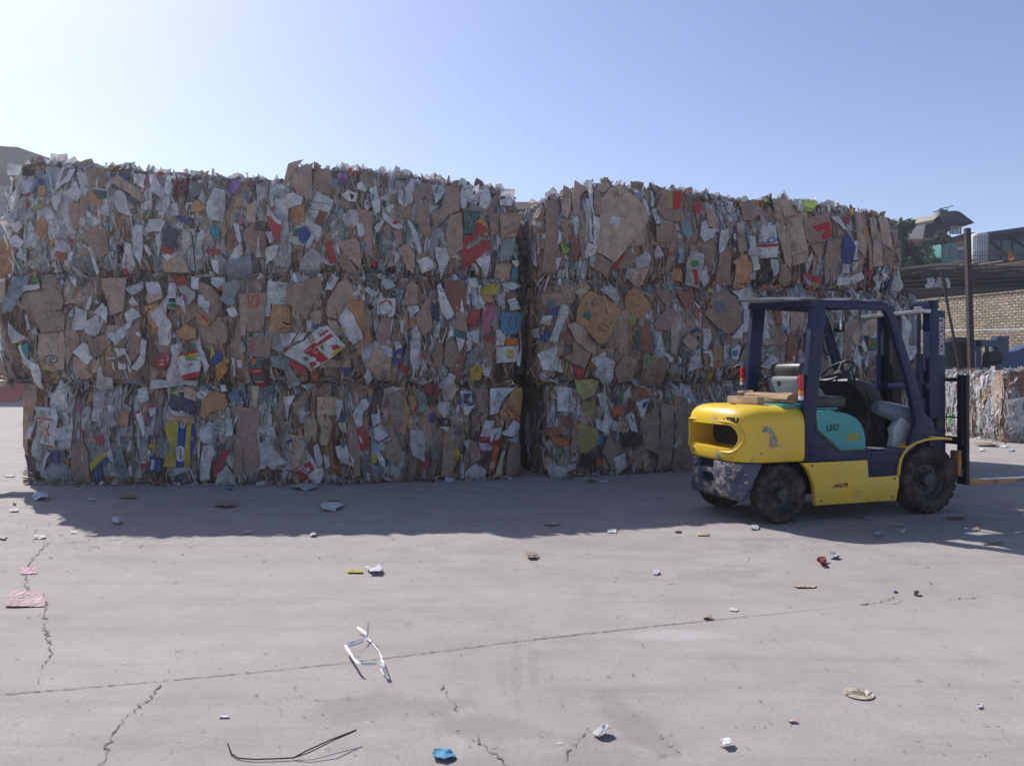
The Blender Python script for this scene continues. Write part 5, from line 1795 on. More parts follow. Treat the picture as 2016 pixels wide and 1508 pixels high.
def cyl(bm):
    for y in (-.30, .25):
        btube(bm, [(1.885, y, .18), (1.885, y, 1.62)], .036, 16); btube(bm, [(1.885, y, 1.62), (1.885, y, 2.02)], .018, 12)
    btube(bm, [(1.885, -.30, 1.38), (1.885, -.30, 1.46)], .048, 16)
part("lift_cylinder", M_navy, FL, cyl)
def hoses(bm):
    for k in range(5): btube(bm, [(1.96+.012*k, .10+.03*k, .5), (1.96+.012*k, .10+.03*k, 1.98), (1.99, .10+.03*k, 2.06), (2.05, .10+.03*k, 2.0)], .012, 8)
    btube(bm, [(1.90,-.18,2.07),(1.90,-.19,2.12),(1.94,-.20,2.14),(1.99,-.2,2.10),(2.0,-.2,1.9)], .013, 8)
    for y in (.16, -.16): bbox(bm, 2.02, 2.03, y-.022, y+.022, .55, 2.02)
    bbox(bm, 1.92, 2.04, .085, .235, .45, 2.02)
part("hoses_and_chain", M_dark, FL, hoses)
part("tilt_ram", M_steel, FL, lambda bm: btube(bm, [(1.30,.30,1.0),(1.93,.30,1.12)], .022, 12))
part("grease_pulley", M_dark, FL, lambda bm: (blathe(bm, [(.001,-.02),(.05,-.02),(.05,.02),(.001,.02)], 20, 'y', (2.02,-.42,.90)), blathe(bm, [(.001,-.02),(.035,-.02),(.035,.02),(.001,.02)], 16, 'y', (1.90,-.42,.86))))
def carr(bm):
    bbox(bm, 2.17, 2.20, -.50, .50, .34, .44); bbox(bm, 2.17, 2.20, -.50, .50, .68, .76); bbox(bm, 2.14, 2.17, -.30, .26, .34, .76)
    bbox(bm, 2.17, 2.195, -.50, .50, 1.33, 1.37); bbox(bm, 2.175, 2.19, -.50, .50, .95, .965)
    for y in (-.48, -.2, .2, .48): bbox(bm, 2.175, 2.195, y-.012, y+.012, .76, 1.33)
CR = part("carriage", M_dark, FL, carr, .004)
CR.location.x = .07
part("carriage_stop", M_org, CR, lambda bm: bbox(bm, 2.12, 2.168, -.50, -.40, .36, .62), .006)
for y0 in (-.52, .40):
    F_ = part("fork", M_dark, FL, lambda bm: bbox(bm, 2.205, 2.25, y0, y0+.115, .27, 1.40), .006); F_.location.x = .07
    part("fork_blade", M_org, F_, lambda bm: prism(bm, [(2.2505,.262),(3.30,.285),(3.36,.298),(3.30,.305),(2.35,.312),(2.2505,.318)], y0, y0+.115), .003)
    part("polished_top", M_steel, F_, lambda bm: prism(bm, [(2.45,.3135),(3.30,.3065),(3.30,.3085),(2.45,.3155)], y0+.006, y0+.109))
# things left on the tail
def onfl(x, y, z): v = Matrix.Rotation(FA, 3, 'Z') @ Vector((x, y, z)); return (FX+v.x, FY+v.y, z)
def log(bm, L, w_, h_, tw, rg):
    rows = []; n = 12
    for i in range(n+1):
        x = -L/2+L*i/n; row = []
        for k in range(10):
            t = 2*math.pi*k/10; rr = 1+.12*math.sin(3*t+i*.4)+rg.uniform(-.05, .05)
            row.append(bm.verts.new((x, w_*rr*math.cos(t), h_*rr*max(-.8, math.sin(t))+tw*x)))
        rows.append(row)
    for a, b in zip(rows, rows[1:]):
        for k in range(10): bm.faces.new((a[k], a[(k+1) % 10], b[(k+1) % 10], b[k]))
    bm.faces.new(list(reversed(rows[0]))); bm.faces.new(rows[-1])
rgw = random.Random(8)
o = part("timber_block", M_wood, None, lambda bm: bbox(bm, -.22, .22, -.045, .045, 0, .075), .008); o.location = onfl(-.05, -.08, 1.112); o.rotation_euler = (0, 0, FA-R(84))
tag(o, "short squared timber block lying across the yellow tail of the forklift", "timber")
o = part("split_log", M_wood2, None, lambda bm: log(bm, .62, .065, .055, .0, rgw)); o.location = onfl(.20, -.12, 1.168); o.rotation_euler = (0, 0, FA-R(84))
tag(o, "rough split log lying behind the forklift seat, beside the squared block", "log")
o = part("log_stub", M_wood2, None, lambda bm: log(bm, .16, .06, .05, .0, rgw)); o.location = onfl(.23, .33, 1.185); o.rotation_euler = (0, 0, FA-R(40))
tag(o, "small round wooden stub at the far end of the split log on the forklift", "log")
# ------------------------------------------------------------------ more bales: the sunlit pair on the right and a row glimpsed through the gap
make_bale("51", (10.26, 15.75), R(-8), 2.6, 1.7, 1.42, 0, "low sunlit bale right of the forklift with a dark red printed box on its front", 51, (.40, .56), dens=.9, side=1.3, top=1.3, group="low bales beyond the forklift")
make_bale("52", (10.52, 17.55), R(-8), 2.6, 1.9, 1.45, 0, "low sunlit bale behind the printed one, with a green strip down its side", 52, (.36, .58), dens=.5, side=1.3, top=1.3, group="low bales beyond the forklift")
WIN[21] = (1820,590,4.86)
for ln in ("rb 830 700 953 690 1100 690 1100 1370 790 1370|> nv 828 948 1100 948 1100 998 826 998|> rd 826 1002 1100 1002 1100 1060 824 1060|~ gw 8 850 970 870 965 865 985 890 975|~ gw 8 900 985 905 965 925 970 930 985 945 965|~ gw 8 960 985 980 965|~ bk 5 850 760 950 758|~ bk 5 860 820 950 815|~ bk 7 870 862 950 858|~ bk 5 840 1095 950 1095",
           "lb 640 800 700 740 800 720 810 1250 700 1260 620 960", "br 640 790 740 870 800 950 810 740 740 690"):
    its = ln.split("|"); k = its[0].split(); h = dict(B=BALES["51"], c=k[0], o=to_face(BALES["51"], 21, [float(x) for x in k[1:]], .09), ov=[])
    for it in its[1:]:
        q = it.split()
        if q[0] == '>': h['ov'].append(('>', q[1], 0, to_face(BALES["51"], 21, [float(x) for x in q[2:]], .09)))
        else: h['ov'].append(('~', q[1], float(q[2])/4.86*16/1500, to_face(BALES["51"], 21, [float(x) for x in q[3:]], .09)))
    flush(h)
rg = random.Random(3); mb = MB(); pr = None
B52 = BALES["52"]["root"]
for k in range(9):
    z = 1.40-.15*k; y = .10-.02*k+.05*math.sin(k)
    q = (Vector((-1.36-.02*math.sin(k*2), y, z)), Vector((-1.37, y-.22, z)))
    if pr: mb.face([pr[0], q[0], q[1], pr[1]], (.04,.42,.06), 0)
    pr = q
mb.build("green_strip", [M_paper], B52)
gb = (.10, 12.5)
make_bale("61", gb, R(14), 2.3, 1.2, 1.25, 0, "bottom bale of the dim stack glimpsed deep in the gap", 61, (.9, .06), dens=.5, side=.5, group="bales behind the front row")
make_bale("62", gb, R(14), 2.3, 1.2, 1.25, 1.26, "middle bale of the dim stack in the gap, dark reddish cardboard", 62, (.9, .06), dens=.5, side=.5, group="bales behind the front row")
make_bale("63", (gb[0]+.05, gb[1]), R(14), 2.2, 1.2, 1.0, 2.52, "top bale of the gap stack, with sunlit crumpled white sheets on its top", 63, (.8, .16), dens=.6, side=.5, top=1.4, group="bales behind the front row")
WIN[22] = (1000,370,2.555)
for ln in ("rb 45 300 130 295 130 420 128 505 45 505", "rb 128 300 165 300 165 470 130 480"):
    k = ln.split(); flush(dict(B=BALES["63"], c=k[0], o=[(max(.02, u), min(.95, z)) for u, z in to_face(BALES["63"], 22, [float(x) for x in k[1:]], .09)], ov=[]))
def tilted_sheet(name, P, w_, h_, rz, tilt, roll, c, seed, mat=None, jag=.06, cr_amp=.25, thick=.006, lab=None, cat=None, group=None):
    """one free sheet with folds; P is its middle"""
    rgx = random.Random(seed); o = torn_outline(outline(0, 0, w_, h_, 0, rgx, .06, 4), rgx, jag); cr = Crease(0, 0, max(w_, h_), 4, cr_amp, rgx, .4, .05)
    Mx = Matrix.Rotation(rz, 4, 'Z') @ Matrix.Rotation(tilt, 4, 'X') @ Matrix.Rotation(roll, 4, 'Y'); mb = MB(); col = jit(PAL[c], rgx, .08); m = cr.z(0, 0)
    Z = lambda x, y: max(-.08, min(.08, cr.z(x, y)-m))
    for p in cr.cut(fan(o, 0, 0)):
        mb.face([Mx @ Vector((x, y, Z(x, y))) for x, y in p], col, MI(c), [(x, y, 0) for x, y in p])
        mb.face([Mx @ Vector((x, y, Z(x, y)-thick)) for x, y in reversed(p)], col, MI(c), [(x, y, 0) for x, y in reversed(p)])
    ob = mb.build(name, [mat or M_paper, M_card]); ob.location = P
    return tag(ob, lab, cat, group)
tilted_sheet("flattened_carton", (-6.62, 9.95, 1.335), .55, .42, .1, R(6), R(-8), 'cr', 4, lab="sunlit flattened cream carton sticking out left between the two lower bales", cat="cardboard")
tilted_sheet("flattened_carton", (-6.72, 9.85, 1.27), .40, .36, .4, R(-4), R(-14), 'wh', 9, lab="sunlit torn white carton drooping below the cream one at the left bale edge", cat="cardboard")
tilted_sheet("wedged_board", (-6.58, 10.2, 2.93), .50, .62, .2, R(80), R(10), 'ob', 14, lab="orange-brown board wedged out of the left side of the leftmost stack", cat="cardboard")

# ------------------------------------------------------------------ walls and buildings
def brick_mat(name, c1, c2, mortar, bw, bh, depth=.02, axis='x', rough=.9):
    m, nt, b = new_mat(name); P = obj_pos(nt); sp = N(nt, "ShaderNodeSeparateXYZ"); nt.links.new(P, sp.inputs[0])
    cb = N(nt, "ShaderNodeCombineXYZ"); nt.links.new(sp.outputs[0 if axis == 'x' else 1], cb.inputs[0]); nt.links.new(sp.outputs[2], cb.inputs[1])
    wb = N(nt, "ShaderNodeVectorMath", operation='ADD'); nz = nt.nodes.new("ShaderNodeTexNoise"); nz.inputs['Scale'].default_value = 5; nt.links.new(P, nz.inputs['Vector'])
    sc = N(nt, "ShaderNodeVectorMath", operation='SCALE'); sc.inputs['Scale'].default_value = .03; nt.links.new(nz.outputs['Color'], sc.inputs[0])
    nt.links.new(cb.outputs[0], wb.inputs[0]); nt.links.new(sc.outputs[0], wb.inputs[1])
    br = nt.nodes.new("ShaderNodeTexBrick"); nt.links.new(wb.outputs[0], br.inputs['Vector']); br.inputs['Scale'].default_value = 1
    br.inputs['Brick Width'].default_value = bw; br.inputs['Row Height'].default_value = bh; br.inputs['Mortar Size'].default_value = bh*.13
    br.inputs['Color1'].default_value = (*c1, 1); br.inputs['Color2'].default_value = (*c2, 1); br.inputs['Mortar'].default_value = (*mortar, 1); br.inputs['Mortar Smooth'].default_value = .3
    n = noise_n(nt, P, 3, 5, .6); c = mix(nt, ramp(nt, n, .4, .75), br.outputs['Color'], mix(nt, .45, br.outputs['Color'], (.08,.07,.06)))
    nt.links.new(c, b.inputs['Base Color']); b.inputs['Roughness'].default_value = rough
    h = mathn(nt, 'ADD', mathn(nt, 'MULTIPLY', br.outputs['Fac'], -1.0), mathn(nt, 'MULTIPLY', noise_n(nt, P, 14, 4), .7)); bump(nt, b, h, 1.0, depth); return m
M_brk = brick_mat("pale_brick", (.62,.50,.34), (.48,.37,.24), (.09,.075,.06), .19, .088, .06)
M_brk2 = brick_mat("brown_brick", (.52,.38,.26), (.36,.26,.18), (.10,.08,.07), .30, .11, .04)
M_siding = brick_mat("grey_siding", (.13,.15,.18), (.11,.13,.16), (.07,.08,.09), 3.0, .16, .02)
M_wallg = simple("grey_render_wall", (.13,.14,.17), .9, noise_amt=.3, nscale=2)
M_shed = simple("dark_shed_sheet", (.028,.033,.055), .7, noise_amt=.3, nscale=2); M_shed2 = simple("teal_shed_panel", (.06,.11,.12), .6, noise_amt=.3, nscale=2)
M_tin = simple("tan_tin_roof", (.44,.36,.27), .7, noise_amt=.35, nscale=1.5, dirt=(.13,.09,.06)); M_rust = simple("rusty_steel", (.028,.017,.018), .8, noise_amt=.4, nscale=9, dirt=(.05,.035,.03))
M_brush = simple("dark_roof_debris", (.022,.018,.022), .95, noise_amt=.4, nscale=6, bumps=.8)
M_pipe = simple("white_pipe", (.72,.72,.70), .5, noise_amt=.15, nscale=3); M_tank = simple("white_tank", (.55,.56,.56), .6, noise_amt=.2, nscale=2)
M_cool = simple("teal_cooler", (.06,.28,.26), .55, noise_amt=.25, nscale=4); M_cool2 = simple("pale_cooler", (.45,.50,.52), .55, noise_amt=.2, nscale=4)
M_bluem = simple("blue_machine_paint", (.012,.05,.12), .5, noise_amt=.3, nscale=5); M_tarp = simple("blue_tarp", (.012,.05,.16), .4, noise_amt=.25, nscale=5)
def wpt(px, py, Y): return Vector(((px-1008)/1500*Y, Y, 1.4+(738-py)/1500*Y))
def mp(name, mat, parent, fn, **k): mb = MB(); fn(mb); return mb.build(name, mat, parent, **k)
# pale brick wall with pipe
wa = math.atan2(-.91, .414); W0 = Vector((14.6, 26, 0)); Wd = Vector((.414, -.91, 0))
BW = empty("brick_wall", tuple(W0-Wd*6), wa, "pale tan brick yard wall behind the low bales at the right", "wall")
mp("brickwork", M_brk, BW, lambda mb: mb.box((0,0,0), (16,.3,3.98)))
mp("coping", M_brk, BW, lambda mb: [mb.box((i*.5+.01,-.03,3.981), (i*.5+.49,.32,4.03+.02*math.sin(i*7))) for i in range(32)])
pp_ = mp("water_pipe", M_pipe, None, lambda mb: mb.tube([wpt(1790,652,23.2), wpt(2040,649,20.6)], .022, 8)); tag(pp_, "thin white horizontal pipe running along the pale brick wall", "pipe")
gw_ = mp("rear_wall", M_wallg, None, lambda mb: mb.box((12, 33.5, 0), (40, 33.9, 5.85))); tag(gw_, "dim grey upper wall seen between the brick wall and the rough canopy", "wall")
for i, py in enumerate((548, 556, 565, 573)):
    o = mp("fence_wire", M_steel, None, lambda mb: mb.tube([wpt(1780, py+6, 25.5), wpt(2050, py-8, 24.5)], .003, 4)); tag(o, "%s wire strand stretched above the pale brick wall" % ("topmost","second","third","lowest")[i], "wire", "wires above the brick wall")
# canopy
CN = empty("canopy", (18.64, 29, 5.335), 0, "rough dark flat canopy roofed with brush and sticks above the brick wall", "canopy", scale=1.38)
def cnp(mb):
    r_ = random.Random(2)
    mb.box((-3.4,-.2,-.06), (6,3.6,.03))
    for _ in range(300):
        x, y = r_.uniform(-3.6, 6), r_.uniform(-.5, 3.4); L = r_.uniform(.3, 1.4); a = r_.gauss(0, .5)
        z = r_.uniform(-.12, .10); p = Vector((x, y, z)); d = Vector((math.cos(a), math.sin(a), r_.gauss(.02, .06)))*L
        mb.tube([p, p+d], r_.uniform(.008, .03), 4)
mp("brush_roof", M_brush, CN, cnp)
mp("edge_beam", M_rust, CN, lambda mb: mb.box((-3.4,-.28,-.16), (6,-.20,-.04)))
for x in (-1.55, 5.4): mp("canopy_post", M_rust, CN, lambda mb: mb.box((x-.04,.0,-4.25), (x+.04,.08,-.06)))
rr_ = random.Random(12)
for i, (a, b, r) in enumerate((((1758,531),(1920,513),.035), ((1830,534),(1926,509),.03), ((1925,522),(1975,514),.03), ((1935,527),(2030,514),.04), ((1960,526),(2040,519),.03), ((1915,524),(1985,523),.03))):
    o = mp("roof_pole", M_wood, None, lambda mb: mb.tube([wpt(*a, 28.9), wpt(*b, 28.4)], r*1.35, 6))
    tag(o, ("long pale stick lying along the left front edge of the canopy", "thin pale stick crossing the steel post at canopy height", "short stick just right of the steel post on the canopy", "long pale pole lying on the right part of the canopy roof",
        "thin pole on the canopy running out of the frame", "flat pale batten on the canopy right beside the post")[i], "pole", "poles lying on the canopy")
for i, (px, py, c) in enumerate(((1832,556,'wh'),(1850,556,'gw'),(1866,556,'wh'))):
    P = wpt(px, py, 28.6); o = tilted_sheet("hanging_rag", P, .30, .38, 0, R(85), .3*i, c, 40+i, jag=.15, cr_amp=.7)
    tag(o, ("crumpled white rag caught under the canopy, left of the other two", "greyish rag hanging under the canopy between two white ones", "small white rag under the canopy nearest the steel post")[i], "rag", "rags under the canopy")
o = mp("steel_post", M_rust, None, lambda mb: [mb.face([wpt(1907+dx*4.5, 449, 19.6)+Vector((0,dy,0)) if t else wpt(1920+dx*4.5, 745, 19.6)+Vector((0,dy,-2)) for dx, dy, t in f]) for f in
   (((-1,0,1),(1,0,1),(1,0,0),(-1,0,0)), ((1,0,1),(1,.12,1),(1,.12,0),(1,0,0)), ((-1,.12,1),(-1,0,1),(-1,0,0),(-1,.12,0)), ((1,.12,1),(-1,.12,1),(-1,.12,0),(1,.12,0)), ((-1,0,1),(-1,.12,1),(1,.12,1),(1,0,1)))])
tag(o, "tall brown rusty steel post standing in front of the canopy", "post")
for v in o.data.vertices: v.co.x += .0
o = mp("brace_pole", M_rust, None, lambda mb: mb.tube([wpt(1853,535,20.6), wpt(1888,720,20.3), wpt(1900,800,20.2)+Vector((0,0,-1))], .035, 8)); tag(o, "thin rusty pole leaning from the canopy down to the yard, left of the post", "pole")
o = mp("shadow_column", M_shed, None, lambda mb: mb.box((15.35,22.2,0), (15.75,22.5,4.05))); tag(o, "added dark column standing for a pole shadow, right end of the brick wall", "column")  # dark box added in place of the pole's shadow band
# clutter behind the low bales
TK = empty("drum", (12.3, 21.2, 0), 0, "dark upright drum standing behind the low bales beside the leaning pole", "drum")
part("shell", M_dark, TK, lambda bm: blathe(bm, [(.02,0),(.52,0),(.54,.8),(.52,.82),(.54,.84),(.54,1.6),(.52,1.62),(.52,2.3),(.40,2.42),(.02,2.46)], 28, 'z'))
part("band", M_wallg, TK, lambda bm: blathe(bm, [(.545,1.0),(.56,1.0),(.56,1.08),(.545,1.08)], 28, 'z'))
BMa = empty("blue_machine", (12.75, 20.2, 0), 0, "blue steel hoist frame standing right of the steel post", "machine")
def bmf(mb):
    mb.box((-.45,0,0), (-.30,.2,2.3)); mb.box((.12,0,0), (.42,.25,2.42)); mb.box((-.55,0,2.15), (.12,.2,2.32)); mb.box((-.3,.02,1.2), (.12,.18,1.35)); mb.tube([(-.1,.1,2.15), (-.05,.1,1.35)], .05, 8)
mp("frame", M_bluem, BMa, bmf)
mp("motor", M_dark, BMa, lambda mb: mb.tube([(-.25,-.1,1.85), (.1,-.1,1.85)], .17, 12))
def tarp(bm):
    rows = []
    for i in range(12):
        rows.append([bm.verts.new((i*.28, j*.35, 1.95+.28*math.sin(i*.55)+.06*math.sin(i*2.1+j*1.7)-.05*j*j*.2 if 0 < j < 5 else .02)) for j in range(6)])
    for i in range(11):
        for j in range(5): bm.faces.new((rows[i][j], rows[i+1][j], rows[i+1][j+1], rows[i][j+1]))
o = part("tarpaulin", M_tarp, None, tarp, ang=60); o.location = (13.15, 19.9, 0); tag(o, "crumpled blue tarpaulin draped over a heap at the right edge", "tarpaulin")
# house on the right
HS = empty("brick_house", (24, 40, 0), 0, "upper storey brick house with a tan tin roof and dark gable behind the canopy", "house")
def hp(px, py, Y=40): v = wpt(px, py, Y); return (v.x-24, v.y-40, v.z)
def hbox(mb, px0, px1, py0, py1, Y0=40, Y1=44):
    a = hp(px0, py1, Y0); b = hp(px1, py0, Y0); mb.box((a[0], Y0-40, a[2]), (b[0], Y1-40, b[2]))
mp("wall", M_brk2, HS, lambda mb: [hbox(mb, 1760, 1905, 470, 600), mb.box(hp(1760, 600), (hp(1905, 600)[0], 4, -0.0))] if 0 else hbox(mb, 1700, 1905, 470, 790))
def roofline(mb):
    a, b = hp(1822,474,39.6), hp(2060,441,39.6); 
    for dz0, dz1 in ((0, -.22),): mb.face([a, b, (b[0], b[1], b[2]+dz1), (a[0], a[1], a[2]+dz1)]); mb.face([a, (a[0], a[1]+5, a[2]), (b[0], b[1]+5, b[2]), b])
    mb.face([(a[0], a[1], a[2]-.22), (b[0], b[1], b[2]-.22), (b[0], b[1]+5, b[2]-.22), (a[0], a[1]+5, a[2]-.22)])
mp("parapet_beam", M_shed, HS, roofline)
def tinroof(mb):
    a, b, c, d = hp(1700,450,40.5), hp(1852,420,40.5), hp(1838,433,38.8), hp(1700,460,38.8)
    mb.face([d, c, b, a]); mb.face([(x, y, z-.06) for x, y, z in (a, b, c, d)])
    mb.face([d, (d[0], d[1], d[2]-.15), (c[0], c[1], c[2]-.15), c])
mp("tin_roof", M_tin, HS, tinroof)
def gable(mb):
    f = [hp(*p, 40.2) for p in ((1824,433),(1852,424),(1868,416),(1880,415),(1890,417),(1919,439),(1896,439),(1870,442),(1862,474),(1815,480))]
    mb.face(list(reversed(f))); 
    for i in range(len(f)): a, b = f[i], f[(i+1) % len(f)]; mb.face([a, b, (b[0], b[1]+2.4, b[2]), (a[0], a[1]+2.4, a[2])])
mp("dark_gable", M_shed, HS, gable)
mp("chimney", M_shed, HS, lambda mb: hbox(mb, 1852, 1866, 413, 440, 39.9, 40.19))
for k in range(5): mp("vent_slat", M_tank, HS, lambda mb: hbox(mb, 1871+k*5.0, 1873.4+k*5.0, 445, 461, 40.6, 40.7))
AN = empty("tv_antenna", tuple(wpt(1850,424,40)), 0, "thin rooftop television antenna beside the house chimney", "antenna")
A0 = wpt(1850,424,40); rel = lambda px, py: tuple(wpt(px, py, 40)-A0)
mp("mast", M_dark, AN, lambda mb: mb.tube([rel(1851,426), rel(1851,410)], .03, 6))
mp("boom", M_dark, AN, lambda mb: [mb.tube([rel(1836,419), rel(1860,409)], .02, 4), mb.tube([rel(1851,413), rel(1877,405)], .02, 4), mb.tube([rel(1843,425), rel(1843,416)], .02, 4), mb.tube([rel(1866,414), rel(1866,409)], .02, 4)])
SH = empty("dark_shed", (28, 41, 0), 0, "long dark upper shed under a thin sloping roofline at the far right", "shed")
mp("shell", M_shed, SH, lambda mb: mb.box((wpt(1905,0,40.3).x-28, -.7, 0), (wpt(2200,0,40.3).x-28, 4, wpt(0,458,40.3).z)))
for k, (a, b) in enumerate(((1948,1968),(1972,1990),(1994,2030))):
    mp("panel", M_shed2 if k else M_wallg, SH, lambda mb: mb.box((wpt(a,0,40.2).x-28, -.84, wpt(0,512,40.2).z), (wpt(b,0,40.2).x-28, -.72, wpt(0,474,40.2).z)))
mp("strut", M_dark, SH, lambda mb: [mb.tube([wpt(1942,470,40.1)-Vector((28,41,0)), wpt(1985,505,40.1)-Vector((28,41,0))], .06, 6), mb.tube([wpt(1985,462,40.1)-Vector((28,41,0)), wpt(2030,495,40.1)-Vector((28,41,0))], .06, 6)])
TN = empty("water_tank", tuple(wpt(1928, 520, 33)), 0, "tall white cylindrical water tank on the roof beside the post", "water tank")
part("tank_shell", M_tank, TN, lambda bm: blathe(bm, [(.01,0),(.34,0),(.34,1.22),(.30,1.30),(.12,1.36),(.01,1.37)], 28, 'z'))
part("ladder_ribs", M_wallg, TN, lambda bm: [btube(bm, [(.345*math.cos(t), .345*math.sin(t), 0), (.345*math.cos(t), .345*math.sin(t), 1.2)], .010, 5) for t in [R(200+k*14) for k in range(10)]])
for px0, px1, py0, py1, m_, lb_ in ((1853,1884,480,515,M_cool,"boxy teal evaporative cooler on a ledge of the brick house"), (1885,1903,487,517,M_cool2,"smaller pale evaporative cooler right beside the teal one")):
    P = wpt((px0+px1)/2, py1, 37); hw = (px1-px0)/2/1500*37; hh = (py1-py0)/1500*37
    o = empty("air_cooler", tuple(P), 0, lb_, "air cooler"); part("case", m_, o, lambda bm: bbox(bm, -hw, hw, 0, .8, 0, hh), .03)
    for k in (0, 1): part("louvre_panel", M_siding if m_ == M_cool2 else M_gpl, o, lambda bm: bbox(bm, -hw*.85+k*hw*.95, -hw*.08+k*hw*.95, -.03, -.001, hh*.15, hh*.85), .01)
LG = mp("ledge", M_tank, None, lambda mb: mb.box(tuple(wpt(1838,522,36.8)), tuple(wpt(1905,518,37)+Vector((0,1.4,0))))); tag(LG, "pale concrete ledge under the two air coolers", "ledge")
SF = empty("spiked_fence", tuple(wpt(1915,522,30)), 0, "spiked iron rail fence with curled tips along the roof edge", "fence")
def spf(mb):
    for k in range(56):
        x = k*.065; h = .52+.05*math.sin(k*1.3)
        mb.tube([(x,0,0), (x,0,h*.8), (x+.05*math.sin(k*2.2),-.06,h), (x+.02,-.12,h*.93)], .007, 4)
    mb.tube([(0,0,.36), (3.6,0,.46)], .012, 4); mb.tube([(0,0,.06), (3.6,0,.12)], .012, 4)
mp("railing", M_rust, SF, spf)
o = tilted_sheet("orange_cloth", wpt(1990, 505, 29.6), .16, .36, .2, R(75), R(-35), 'OR', 77, jag=.1, cr_amp=.4); tag(o, "orange cloth snagged on the spiked roof fence", "cloth")
# left building
LBd = empty("grey_building", (-31.5, 45, -1.75), 0, "hazy grey building with a low gable roof behind the leftmost stack", "building", scale=2.25)
mp("wall", M_siding, LBd, lambda mb: mb.box((-8, 0, 0), (2.2, 8, 6.35)))
def lroof(mb):
    pts = [(-4.5,6.0),(1.02,7.28),(2.6,6.55),(2.6,6.40),(1.0,7.1),(-4.5,5.85)]
    pts = [(-3.0,6.55),(-.6,6.98),(.75,7.30),(1.25,7.27),(2.75,6.75),(2.75,6.6),(1.0,6.75),(-3.0,6.4)]
    f = [(x, -.35, z) for x, z in pts]; mb.face(f); 
    for i in range(len(f)): a, b = f[i], f[(i+1) % len(f)]; mb.face([a, b, (b[0], 8, b[2]), (a[0], 8, a[2])])
mp("gable_roof", M_shed, LBd, lroof)
mp("doorway", M_shed, LBd, lambda mb: mb.box((-1.2,-.06,3.3), (1.6,-.003,4.9)))
o = mp("corrugated_fence", brick_mat("corrugated_sheet", (.26,.29,.33), (.23,.26,.30), (.08,.09,.11), .12, 9, .03), None, lambda mb: mb.box((-44, 42, .0), (-22.0, 42.2, 5.1))); tag(o, "pale blue-grey corrugated sheet fence at the left frame edge", "fence")
o = tilted_sheet("red_sheet", (-26.2, 39.5, 1.0), 1.4, 2.0, 0, R(80), 0, 'rd', 31, jag=.1, cr_amp=.5); tag(o, "dark red sheet standing far behind the leftmost stack, by the corrugated fence", "wrapper")
# building glimpsed through the gap
GB = empty("warehouse", (.9, 27, 0), 0, "grey sided warehouse glimpsed between the second and third stacks", "warehouse")
mp("wall", M_siding, GB, lambda mb: mb.box((-3.5,0,0), (3.2,6,7.25)))
mp("parapet", M_tin, GB, lambda mb: mb.box((-3.6,-.1,7.2505), (3.3,6.1,7.50)))
# tree
def tree(name, base, H, rad, seed, label):
    T_ = empty(name, base, 0, label, "tree"); r_ = random.Random(seed); mb = MB(); tips = []
    mb.tube([(0,0,0),(.08,.05,H*.35),(-.05,.1,H*.62)], [.20,.15,.09], 9)
    for k in range(15):
        a = r_.uniform(0, 6.28); z0 = H*r_.uniform(.32, .62); e = Vector((math.cos(a)*rad*r_.uniform(.4, .85), math.sin(a)*rad*r_.uniform(.4, .85), H*r_.uniform(.62, .96)))
        mb.tube([(0,0,z0), Vector((0,0,z0)).lerp(e, .5)+Vector((0,0,.15)), e], [.07,.045,.015], 5); tips.append(e)
    mb.build("trunk", M_wood2, T_); mb = MB(); cl = []
    for _ in range(210):
        t = r_.choice(tips); cl.append((t+Vector((r_.gauss(0, .35), r_.gauss(0, .35), r_.gauss(0, .35)))*rad*.75, r_.uniform(.25, .6)*rad*.45, r_.uniform(.6, 1.5)))
    for c, s_, br_ in cl:
        if c.z > H*1.02 or c.z < H*.35: continue
        for _ in range(75):
            d = Vector((r_.gauss(0, 1), r_.gauss(0, 1), r_.gauss(0, .8))).normalized()*s_*r_.uniform(.55, 1.05); p = c+d
            n = (d.normalized()+Vector((r_.gauss(0, .6), r_.gauss(0, .6), r_.gauss(.3, .6)))).normalized(); a = n.orthogonal().normalized(); a = Matrix.Rotation(r_.uniform(0, 6.28), 3, n) @ a; b = n.cross(a)
            L = r_.uniform(.10, .19); wv = L*.42; g = br_*r_.uniform(.75, 1.25)
            mb.face([p-a*L, p-b*wv+n*.01, p+a*L, p+b*wv+n*.01], (.045*g, .085*g, .030*g))
    mb.build("crown", M_leaf, T_)
m, nt, b = new_mat("leaf"); at = N(nt, "ShaderNodeAttribute", attribute_name="Col"); nt.links.new(at.outputs['Color'], b.inputs['Base Color']); b.inputs['Roughness'].default_value = .5
tr = N(nt, "ShaderNodeBsdfTranslucent"); nt.links.new(at.outputs['Color'], tr.inputs[0]); ms = N(nt, "ShaderNodeMixShader"); ms.inputs[0].default_value = .3
nt.links.new(b.outputs[0], ms.inputs[1]); nt.links.new(tr.outputs[0], ms.inputs[2]); nt.links.new(ms.outputs[0], nt.nodes['Material Output'].inputs[0]); M_leaf = m
tree("broadleaf_tree", (18.7, 36, 0), 8.5, 1.7, 4, "dark green leafy tree standing right of the rightmost stack, before the brick house")
